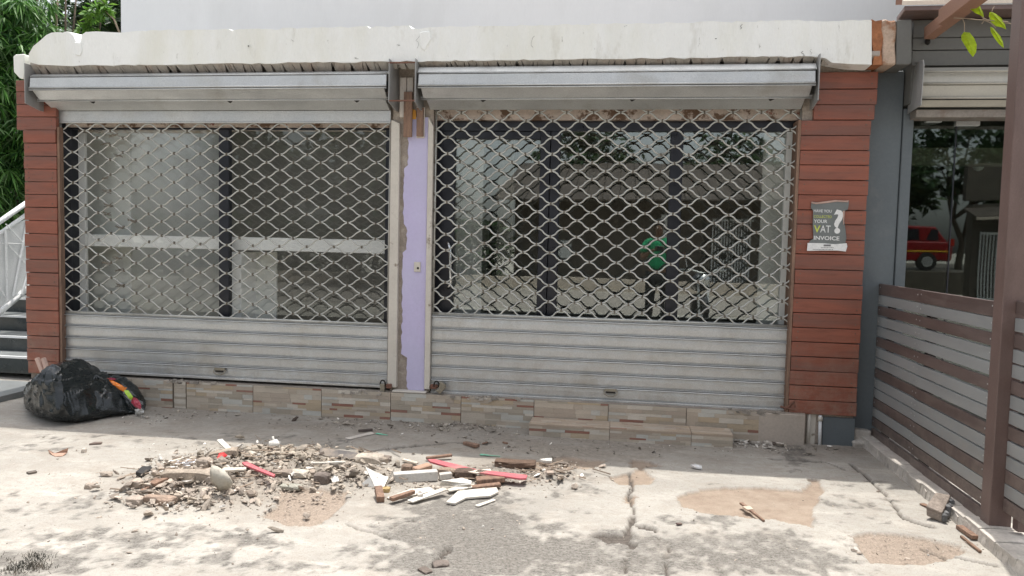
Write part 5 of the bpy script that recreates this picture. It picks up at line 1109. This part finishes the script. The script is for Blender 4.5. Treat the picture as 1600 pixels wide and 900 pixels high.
rock('dark thin stone near the bottom edge at centre', 664, 892, (.02, .03, .008), (.16, .13, .11), 32, .9, .2)
# leaning concrete block by the kerb
cbk = thing('concrete_block', tuple(atZ(1468, 790, .04)), 'broken grey concrete block tilted against the kerb below the fence', 'concrete block')
T = [atZ(1447, 790, .075), atZ(1472, 801, .055), atZ(1486, 773, .10), atZ(1462, 769, .12)]
bk = MB(); bk.col = (.30, .25, .21); bk.prism([(p[0], p[1], p[2]-.012) for p in T][::-1], (0, 0, .012)); bk.prism([(p[0]+.006, p[1]+.004, p[2]-.055) for p in T][::-1], (-.004, 0, .042)); bk.build('slab_layers', m_rubble, cbk, bevel=.004, seg=2)
sub('split_face', m_rubble, cbk, lambda b: [(setattr(b, 'col', (random.uniform(.10, .2),)*3), b.obox(Vector(T[1]).lerp(Vector(T[2]), t)+Vector((.008, 0, -.03)), (.012, 0, 0), (0, .02, 0), (0, 0, random.uniform(.012, .028)))) for t in (.05, .25, .45, .65, .85)], bevel=.004)
bar('weathered_splinter', 'weathered wood splinter at the kerb foot, nearer the kerb', (1499, 823), (1524, 840), .035, .02, .012, .018, (.38, .31, .25), 'splinter', mat=m_oldwood)
bar('weathered_splinter', 'thin weathered splinter further from the kerb', (1502, 838), (1532, 862), .014, .012, .008, .008, (.30, .24, .19), 'splinter', mat=m_oldwood)
bar('brown_stick', 'thin board sticking out under the tilted concrete block', (1440, 787), (1470, 800), .03, .008, .008, .01, (.28, .21, .16), 'board', mat=m_oldwood)

# fine rubble in one mesh: too many pieces to count
_bm = bmesh.new(); bmesh.ops.create_icosphere(_bm, subdivisions=1, radius=1); ICO_V = [tuple(v.co) for v in _bm.verts]; ICO_F = [tuple(v.index for v in f.verts) for f in _bm.faces]; _bm.free()
def rubble(b):
    r = random.Random(12)
    fields = [(300, 762, 62, 16, 520, .012, 0), (262, 782, 40, 9, 260, .013, 0), (400, 745, 60, 20, 520, .011, 1), (455, 722, 55, 12, 620, .012, 2), (430, 712, 40, 9, 320, .011, 2), (540, 745, 36, 12, 320, .010, 1), (330, 722, 40, 8, 220, .010, 1),
              (640, 755, 50, 10, 170, .008, 1), (750, 748, 60, 9, 200, .008, 0), (850, 735, 28, 9, 230, .009, 1), (880, 742, 30, 10, 120, .006, 0), (720, 666, 34, 6, 460, .008, 3), (745, 661, 22, 5, 200, .009, 3),
              (1185, 688, 26, 6, 420, .011, 4), (1150, 692, 14, 4, 120, .010, 4), (560, 660, 60, 5, 320, .006, 3), (640, 668, 80, 6, 260, .005, 3), (350, 646, 90, 5, 240, .005, 3), (250, 655, 40, 5, 90, .006, 4), (1250, 700, 60, 6, 180, .006, 3), (1360, 690, 12, 6, 80, .008, 3), (460, 790, 50, 12, 160, .004, 0), (1420, 856, 50, 12, 260, .003, 0),
              (330, 757, 75, 17, 1500, .0045, 0), (440, 728, 65, 14, 1500, .0045, 2), (420, 752, 90, 20, 900, .004, 1), (780, 746, 70, 9, 700, .004, 0), (620, 752, 60, 12, 500, .004, 1), (800, 780, 300, 40, 260, .003, 0), (200, 760, 120, 45, 260, .004, 0), (1100, 740, 200, 40, 200, .003, 0), (1000, 700, 160, 6, 240, .005, 3), (850, 688, 100, 8, 200, .005, 3), (500, 690, 200, 10, 300, .004, 3), (1560, 850, 30, 10, 60, .006, 0), (300, 830, 200, 30, 200, .003, 0)]
    for (cx, cy, sx, sy, n, s0, kind) in fields:
        for _ in range(n):
            p = atZ(r.gauss(cx, sx), r.gauss(cy, sy), 0.0)
            if p[0] > 1.76 or p[1] > -.09 or p[1] < -3.3: continue
            if -.62 < p[0] < .85 and p[1] > -.31: continue
            s = s0*math.exp(r.gauss(-.55, .75)); s = min(s, .034); g = r.uniform(.7, 1.25)
            base = [(.38, .32, .265), (.39, .335, .275), (.36, .31, .25), (.34, .30, .25), (.46, .42, .37)][kind]
            if r.random() < (.04, .06, .03, .10, .25)[kind]: base = (.72, .68, .62)
            if r.random() < .05: base = (.14, .11, .09)
            g *= r.choice((.75, 1, 1, 1.1)); b.col = tuple(c*g for c in base); z = max(0, gz(p[0], p[1]))
            lift = r.uniform(0, .02)*(1 if s0 > .0095 and kind < 3 else 0)
            c = Vector((p[0], p[1], z+s*.3+lift)); k = len(b.v); R3 = Matrix.Rotation(r.uniform(0, 6.3), 3, (r.uniform(-.4, .4), r.uniform(-.4, .4), 1)); ax = (r.uniform(.7, 1.9), r.uniform(.5, 1.1), r.uniform(.22, .6)); R3 = Matrix.Rotation(r.uniform(-.5, .5), 3, 'X') @ R3
            for q in ICO_V:
                f = s*r.uniform(.55, 1.25); b.v.append(tuple(c+R3 @ Vector((q[0]*ax[0]*f, q[1]*ax[1]*f, q[2]*ax[2]*f))))
            for q in ICO_F: b.face((k+q[0], k+q[1], k+q[2]))
tag(sub('fine_rubble', m_rubble, None, rubble), kind='stuff', label='heap of broken mortar, earth and small stones on the ground', cat='rubble')
def sticks(b):
    r = random.Random(5)
    for (cx, cy, sx, sy, n) in ((460, 715, 45, 9, 60), (290, 745, 50, 16, 40), (770, 748, 60, 8, 30), (760, 660, 20, 4, 16), (860, 738, 18, 6, 16), (420, 750, 60, 14, 22)):
        for _ in range(n):
            p = Vector(atZ(r.gauss(cx, sx), r.gauss(cy, sy), 0)); p.z = max(0, gz(p.x, p.y))+r.uniform(.01, .03); a = r.uniform(-.9, .9); L_ = r.uniform(.02, .07)
            g = r.uniform(.6, 1.6); b.col = (.26*g, .20*g, .15*g)
            if p.y > -.12 or p.x > 1.7: continue
            d = Vector((math.cos(a), math.sin(a), r.uniform(-.25, .25)))*L_; b.tube([p-d, p+d], r.uniform(.002, .005), 4)
tag(sub('twig_litter', m_debris, None, sticks), kind='stuff', label='thin splinters and twigs mixed into the rubble heap', cat='litter')

# ------------------------------------------------------------------ padlocks
def padlock(px, py, label, rot, hexa=False):
    c = Vector(atY(px, py, -.06)); t = thing('padlock', c, label, 'padlock'); 
    def bx_(b):
        if hexa: b.prism([tuple(c+Vector((x, -.012, z))) for x, z in ((-.0, .045), (.04, .02), (.045, -.005), (.0, -.06), (-.04, -.03), (-.012, -.02))], (0, .028, 0))
        else: b.box(c.x-.018, c.x+.018, c.y-.014, c.y+.014, c.z-.06, c.z+.012)
    sub('lock_body', m_brass, t, bx_, bevel=.004, seg=2)
    sub('shackle', m_blacksteel, t, lambda b: b.tube([c+Vector((math.cos(a)*.02+(.0 if not hexa else -.03), 0, .01+math.sin(a)*.03)) for a in [i*math.pi/6 for i in range(-1, 8)]], .006, 7), smooth=True)
    sub('hasp', m_rust, t, lambda b: (b.tube([c+Vector((.01 if not hexa else -.02, .01, .0)), c+Vector((.055 if not hexa else -.06, .015, -.01))], .013, 7), b.box(c.x+(.03 if not hexa else -.08), c.x+(.07 if not hexa else -.03), c.y-.004, c.y+.03, c.z-.022, c.z+.012)), bevel=.003)
padlock(598, 602, 'narrow upright padlock on the bottom rail of the left shutter by the lilac column', 0)
padlock(688, 604, 'angular padlock on the bottom rail of the right shutter by the lilac column', .4, True)
pk = thing('rusty_bolt', tuple(atY(1235, 636, -.05)), 'rusty bolt and wire at the lower right corner of the right shutter', 'bolt')
c = Vector(atY(1233, 636, -.06)); sub('bolt', m_rust, pk, lambda b: (b.tube([c+Vector((-.03, 0, -.02)), c+Vector((.02, 0, .03))], .011, 7), b.tube([c+Vector((-.06, 0, .0)), c+Vector((.03, -.01, -.015))], .008, 7), b.tube([c+Vector((.0, -.005, .0)), c+Vector((.035, 0, .045)), c+Vector((.04, 0, .0))], .006, 6)))

# ================================================================== ACROSS THE STREET (seen in the glass)
m_shopdark = M('dark_render', (0.10, 0.085, 0.07), 0.8, 0.2); m_ironroof = M('rusty_corrugated_roof', (0.075, 0.06, 0.05), 0.7, 0.3, 2, 40, 0.2, 0.3); m_gate = M('white_gate_paint', (0.66, 0.68, 0.68), 0.5, 0.05)
m_green = M('green_shirt', (0.01, 0.26, 0.11), 0.8, 0.1, bump=0.1); m_trou = M('black_trousers', (0.012, 0.012, 0.014), 0.85, 0.2); m_skin = M('skin', (0.14, 0.075, 0.045), 0.55, 0.08, bump=0.05); m_hair = M('black_hair', (0.01, 0.009, 0.008), 0.7)
m_redcar = M('red_car_paint', (0.26, 0.014, 0.018), 0.25, 0.05, bump=0, coat=0.6); m_tyre = M('tyre_rubber', (0.02, 0.02, 0.02), 0.8); m_bike = M('black_bike_paint', (0.02, 0.02, 0.022), 0.3, bump=0, coat=.5)
def gate(t, x, w, y, z1):
    for i in range(int(w/.09)): sub('gate_bar', m_gate, t, lambda b: b.box(x+i*.09, x+i*.09+.035, y, y+.02, .1, z1))
    sub('gate_rail', m_gate, t, lambda b: (b.box(x, x+w, y+.021, y+.04, .12, .18), b.box(x, x+w, y+.021, y+.04, z1-.08, z1-.02)))
sb = thing('street_building', (3, -20, 0), 'low dark roadside shop row with rusty corrugated roof across the street', 'building')
sub('wall', m_shopdark, sb, lambda b: b.box(-3.5, 7.2, -20.5, -19, -.1, 3.0))
sub('roof', m_ironroof, sb, lambda b: [b.hexa([(-4+i*.5, -17.6, 2.75), (-3.52+i*.5, -17.6, 2.75), (-3.52+i*.5, -24.5, 4.6), (-4+i*.5, -24.5, 4.6), (-4+i*.5, -17.6, 2.80), (-3.52+i*.5, -17.6, 2.80), (-3.52+i*.5, -24.5, 4.65), (-4+i*.5, -24.5, 4.65)]) for i in range(25)])
kb2 = thing('kiosk_building', (12, -17, 0), 'dark kiosk with a white barred gate and tin awning across the street at right', 'building')
sub('wall', m_shopdark, kb2, lambda b: b.box(9.55, 15, -16.4, -16, -.1, 2.75)); sub('awning', m_ironroof, kb2, lambda b: b.hexa([(9.3, -15.2, 2.35), (15.2, -15.2, 2.55), (15.2, -16, 2.8), (9.3, -16, 2.6), (9.3, -15.2, 2.4), (15.2, -15.2, 2.6), (15.2, -16, 2.85), (9.3, -16, 2.65)]))
sub('fascia', m_plaster, kb2, lambda b: b.hexa([(9.3, -15.22, 2.30), (15.2, -15.22, 2.50), (15.2, -15.18, 2.50), (9.3, -15.18, 2.30), (9.3, -15.22, 2.38), (15.2, -15.22, 2.58), (15.2, -15.18, 2.58), (9.3, -15.18, 2.38)]))
sub('parapet_sign', m_shopdark, kb2, lambda b: b.box(9.7, 14, -17, -16.8, 2.9, 3.9))
gate(sb, 3.0, 1.3, -18.95, 2.3); gate(kb2, 9.75, 1.3, -15.95, 2.0)
sub('door_panel', m_gate, sb, lambda b: b.box(1.3, 1.9, -18.98, -18.9, .9, 2.4)); sub('window', m_gate, sb, lambda b: b.box(-2.4, -1.5, -18.98, -18.9, .9, 1.5))
sub('low_wall', m_plaster, sb, lambda b: b.box(-14, 5, -17.0, -16.7, -.1, .35))
for i, (x, y, h, lab) in enumerate(((-7.6, -15, 4.6, 'big leafy tree across the street left of the shop row'), (-1.5, -26, 6.5, 'tall tree behind the middle of the shop row'), (4.5, -27, 6.2, 'tree behind the scissor gate of the shop row'), (8.8, -25, 7.0, 'tree behind the right half of the shop row'), (13.2, -25.5, 7.6, 'tall tree behind the right end of the shop row'), (-21, -19, 6.5, 'wide tree at the far left of the street'), (-14, -20, 6.0, 'far tree at the left end of the street'))):
    tree(lab, (x, y, 0), h*.6, [((x, y, h*.72), (1.8+.4*(i > 0), 1.5, h*.30)), ((x+1.6, y+.5, h*.55), (1.4, 1.2, h*.25))], 150, 12, 40+i, G_DARK, .16, (.25, .5), .09, group='trees across the street')
struct(sub('raised_ground', m_shopdark, None, lambda b: b.box(2, 40, -40, -20.6, -.2, .72)))
rc = thing('red_car', (9.9, -22.5, .72), 'red estate car with a yellow side stripe parked across the street', 'car')
cy_ = -21.9; DX = -1.35
def cbody(b): b.prism([(x, cy_-1.7, z) for x, z in ((8.6, .35), (8.65, .8), (9.2, .98), (9.9, 1.05), (12.75, 1.05), (12.85, .8), (12.8, .35))][::-1], (0, 1.7, 0))
sub('body', m_redcar, rc, cbody, bevel=.06, seg=3)
sub('cabin', m_redcar, rc, lambda b: b.prism([(x, cy_-1.6, z) for x, z in ((9.8, 1.02), (10.45, 1.52), (10.9, 1.6), (12.3, 1.57), (12.7, 1.04))][::-1], (0, 1.5, 0)), bevel=.05, seg=3)
for xx, w in ((10.35, .55), (11.15, .6), (11.95, .45)): sub('side_window', m_frame, rc, lambda b: b.prism([(xx, cy_-.12, 1.08), (xx+w, cy_-.12, 1.08), (xx+w-.05, cy_-.085, 1.48), (xx+.18, cy_-.085, 1.48)], (0, .02, 0)))
sub('side_stripe', M('yellow_stripe', (.75, .45, .02), .5), rc, lambda b: b.box(8.8, 12.7, cy_-.005, cy_+.012, .68, .73))
for xx in (9.4, 12.0):
    w_ = sub('wheel', m_tyre, rc, lambda b: b.tube([(xx, cy_-.15, .33), (xx, cy_+.04, .33)], .33, 18)); sub('rim', m_alu, w_, lambda b: b.tube([(xx, cy_+.035, .33), (xx, cy_+.05, .33)], .19, 14))
sub('tail_light', M('tail_light', (.5, .02, .01), .3), rc, lambda b: b.box(12.72, 12.86, cy_-.12, cy_+.005, .9, 1.15))

for o in rc.children_recursive:
    for v in (o.data.vertices if o.data.users == 1 else []): v.co.x += DX; v.co.z += .72
struct(sub('road', M('road_asphalt', (0.30, .27, .24), .9, .2), None, lambda b: b.box(-80, 80, -16.2, -9.5, -.03, .006)))
hd_ = thing('hedge', (-11, -17.6, 0), 'long dark hedge added beyond the road, left of the shop row', 'hedge')  # added to keep bright ground out of the reflections in the left panes
hc = np.random.default_rng(3).uniform([-24, -18.4, .1], [-3.6, -17.2, 2.0], (900, 3)); leafmesh('foliage', hc, 12, .2, .4, .08, .4, G_DARK, m_leaf, hd_, seed=21)
sub('stems', m_bark, hd_, lambda b: [b.tube([(-24+i*1.0, -17.8, 0), (-24+i*1.0+.1, -17.8, 1.6)], .04, 6) for i in range(20)])
gw = thing('garden_hedge', (-14, 6, 0), 'dark boundary hedge far to the left of the entrance stairs', 'hedge')
hc = np.concatenate([np.random.default_rng(5).uniform([-19, -8, .1], [-17, 22, 4.6], (1500, 3)), np.random.default_rng(6).uniform([-19, 12, .1], [-5, 14, 4.2], (900, 3))]); leafmesh('foliage', hc, 14, .25, .5, .10, .4, G_DARK, m_leaf, gw, seed=22)
sub('stems', m_bark, gw, lambda b: [b.tube([(-18, -7+i*1.4, 0), (-18, -7+i*1.4+.1, 3.6)], .07, 6) for i in range(20)])
# photographer-side person (skin modifier body), standing beside the camera
pe = thing('person', (.62, -6.15, 0), 'person in a green shirt and black trousers standing back from the shopfront', 'person')
def skin_body(name, nodes, edges, radii, mat, parent, root=0, lv=2):
    me = bpy.data.meshes.new(name); me.from_pydata(nodes, edges, []); o = bpy.data.objects.new(name, me); COL.objects.link(o); put(o, parent)
    sk = o.modifiers.new('skin', 'SKIN'); sk.use_smooth_shade = True
    for i, v in enumerate(me.skin_vertices[0].data): v.radius = radii[i] if hasattr(radii[i], '__len__') else (radii[i],)*2; v.use_root = (i == root)
    ss = o.modifiers.new('subsurf', 'SUBSURF'); ss.levels = ss.render_levels = lv; me.materials.append(mat); return o
px_, py_ = .62, -6.15
def H(x, y, z): return (px_+x, py_+y, z)
# one continuous skin body (head, neck, torso, arms, legs), clothes as slightly larger children
nodes = [H(0, 0, .98), H(0, 0, 1.18), H(0, 0, 1.36), H(0, 0, 1.47), H(0, .01, 1.55), H(0, .02, 1.66), H(0, .02, 1.75),
         H(-.17, 0, 1.43), H(-.25, .06, 1.18), H(-.12, .28, 1.30), H(-.07, .34, 1.33), H(.17, 0, 1.43), H(.25, .06, 1.18), H(.10, .28, 1.30), H(.05, .34, 1.33),
         H(-.10, 0, .92), H(-.12, .02, .50), H(-.13, -.02, .08), H(-.13, .10, .035), H(.10, 0, .92), H(.13, .03, .50), H(.15, 0, .08), H(.16, .12, .035)]
edges = [(0, 1), (1, 2), (2, 3), (3, 4), (4, 5), (5, 6), (3, 7), (7, 8), (8, 9), (9, 10), (3, 11), (11, 12), (12, 13), (13, 14), (0, 15), (15, 16), (16, 17), (17, 18), (0, 19), (19, 20), (20, 21), (21, 22)]
rad = [(.14, .10), (.13, .09), (.15, .10), (.09, .07), .05, (.075, .09), (.05, .06), .055, .043, .03, .024, .055, .043, .03, .024, .085, .058, .04, .03, .085, .058, .04, .03]
skin_body('body', nodes, edges, rad, m_skin, pe)
sn = [H(0, 0, .95), H(0, 0, 1.18), H(0, 0, 1.36), H(0, 0, 1.47), H(-.18, 0, 1.44), H(-.24, .04, 1.26), H(.18, 0, 1.44), H(.24, .04, 1.26)]
skin_body('shirt', sn, [(0, 1), (1, 2), (2, 3), (3, 4), (4, 5), (3, 6), (6, 7)], [(.17, .125), (.155, .115), (.175, .125), (.10, .08), .072, .07, .072, .07], m_green, pe)
tn = [H(0, 0, .96), H(-.10, 0, .90), H(-.12, .02, .50), H(-.13, -.02, .10), H(.10, 0, .90), H(.13, .03, .50), H(.15, 0, .10)]
skin_body('trousers', tn, [(0, 1), (1, 2), (2, 3), (0, 4), (4, 5), (5, 6)], [(.16, .12), .105, .078, .065, .105, .078, .065], m_trou, pe)
for s_ in (-1, 1): skin_body('shoe', [H(.14*s_, -.05, .04), H(.14*s_, .05, .045), H(.15*s_, .17, .035)], [(0, 1), (1, 2)], [.04, .045, .038], m_trou, pe)
bm = bmesh.new(); bmesh.ops.create_icosphere(bm, subdivisions=3, radius=1)
for v in bm.verts:
    if v.co.y > .35 and v.co.z < .35: v.co *= .86
    v.co = Vector((v.co.x*.086, v.co.y*.10, v.co.z*.075))
me = bpy.data.meshes.new('hair'); bm.to_mesh(me); bm.free(); me.materials.append(m_hair); inst('hair', me, H(0, 0, 1.745), pe)
for s_ in (-1, 1):
    skin_body('ear', [H(.083*s_, .01, 1.66), H(.088*s_, .01, 1.69)], [(0, 1)], [.012, .014], m_skin, pe, lv=1)
    sub('eye', m_white, pe, lambda b: b.tube([H(.032*s_, .100, 1.675), H(.032*s_, .108, 1.675)], .011, 8))
skin_body('nose', [H(0, .105, 1.68), H(0, .125, 1.64)], [(0, 1)], [.010, .016], m_skin, pe, lv=1)
sub('mouth', M('lips', (.16, .05, .045), .5), pe, lambda b: b.obox(H(0, .108, 1.60), (.024, 0, 0), (0, .006, 0), (0, 0, .006)))
for s_ in (-1, 1):
    hx, hy, hz = .045*s_, .36, 1.335
    skin_body('hand', [H(hx, hy-.03, hz-.02), H(hx*1.0, hy+.015, hz)], [(0, 1)], [(.026, .02), (.03, .018)], m_skin, pe, lv=1)
    for k, L_ in enumerate((.055, .065, .06, .048)):
        skin_body('finger', [H(hx+.008*s_, hy+.01, hz+.022-.015*k), H(hx+.022*s_, hy+.035, hz+.024-.015*k), H(hx+.004*s_, hy+L_, hz+.024-.015*k)], [(0, 1), (1, 2)], [.009, .008, .007], m_skin, pe, lv=1)
    skin_body('thumb', [H(hx, hy, hz+.02), H(hx-.01*s_, hy+.02, hz+.045), H(hx-.018*s_, hy+.03, hz+.06)], [(0, 1), (1, 2)], [.011, .009, .008], m_skin, pe, lv=1)
ph = thing('phone', H(0, .40, 1.34), 'black phone held in both hands by the person in green', 'phone'); sub('phone_case', m_bike, ph, lambda b: b.obox(H(0, .402, 1.345), (.075, 0, 0), (0, .004, 0), (0, 0, .037)), bevel=.003)
# motorcycle facing the shop
mo = thing('motorcycle', (1.35, -6.6, 0), 'black motorcycle facing the shopfront with round headlight and mirrors', 'motorcycle')
mx, my = 1.35, -6.6
def Q(x, y, z): return (mx+x, my+y, z)
def ringm(b, c, R, r, n=28):
    b.tube([(c[0], c[1]+R*math.cos(a), c[2]+R*math.sin(a)) for a in [2*math.pi*i/n for i in range(n+1)]], r, 8, False)
for yy in (.62, -.62):
    w_ = sub('wheel', m_tyre, mo, lambda b: ringm(b, Q(0, yy, .30), .26, .045), smooth=True)
    sub('hub', m_alu, w_, lambda b: (b.tube([Q(-.06, yy, .30), Q(.06, yy, .30)], .05, 10), [b.tube([Q(0, yy, .30), (mx, my+yy+.24*math.cos(a), .30+.24*math.sin(a))], .006, 5) for a in [i*.785 for i in range(8)]]))
sub('fork', m_alu, mo, lambda b: (b.tube([Q(-.07, .62, .30), Q(-.07, .40, .95)], .02, 8), b.tube([Q(.07, .62, .30), Q(.07, .40, .95)], .02, 8)))
sub('mudguard', m_bike, mo, lambda b: b.tube([Q(0, .62+.31*math.cos(a), .30+.31*math.sin(a)) for a in [.3, .8, 1.3, 1.8, 2.3]], .05, 8), smooth=True)
sub('headlight', m_chrome, mo, lambda b: b.tube([Q(0, .42, .88), Q(0, .50, .88), Q(0, .53, .88)], [.05, .095, .09], 16), smooth=True)
sub('fuel_tank', m_bike, mo, lambda b: b.tube([Q(0, .30, .80), Q(0, .15, .84), Q(0, -.08, .80), Q(0, -.2, .74)], [.08, .15, .14, .08], 12), smooth=True)
sub('seat', m_trou, mo, lambda b: b.tube([Q(0, -.15, .76), Q(0, -.45, .77), Q(0, -.75, .80)], [.09, .12, .08], 10), smooth=True)
sub('engine', m_blacksteel, mo, lambda b: b.box(mx-.13, mx+.13, my-.2, my+.2, .28, .62), bevel=.03, seg=2)
sub('handlebar', m_alu, mo, lambda b: b.tube([Q(-.36, .22, 1.02), Q(-.2, .33, 1.03), Q(0, .38, .98), Q(.2, .33, 1.03), Q(.36, .22, 1.02)], .014, 8), smooth=True)
for s_ in (-1, 1):
    sub('mirror', m_chrome, mo, lambda b: (b.tube([Q(.24*s_, .30, 1.03), Q(.28*s_, .30, 1.22)], .006, 6), b.tube([Q(.30*s_, .29, 1.24), Q(.30*s_, .31, 1.24)], .055, 12)))
sub('exhaust', m_chrome, mo, lambda b: b.tube([Q(.14, .1, .30), Q(.17, -.3, .28), Q(.18, -.8, .34)], [.02, .035, .045], 8), smooth=True)
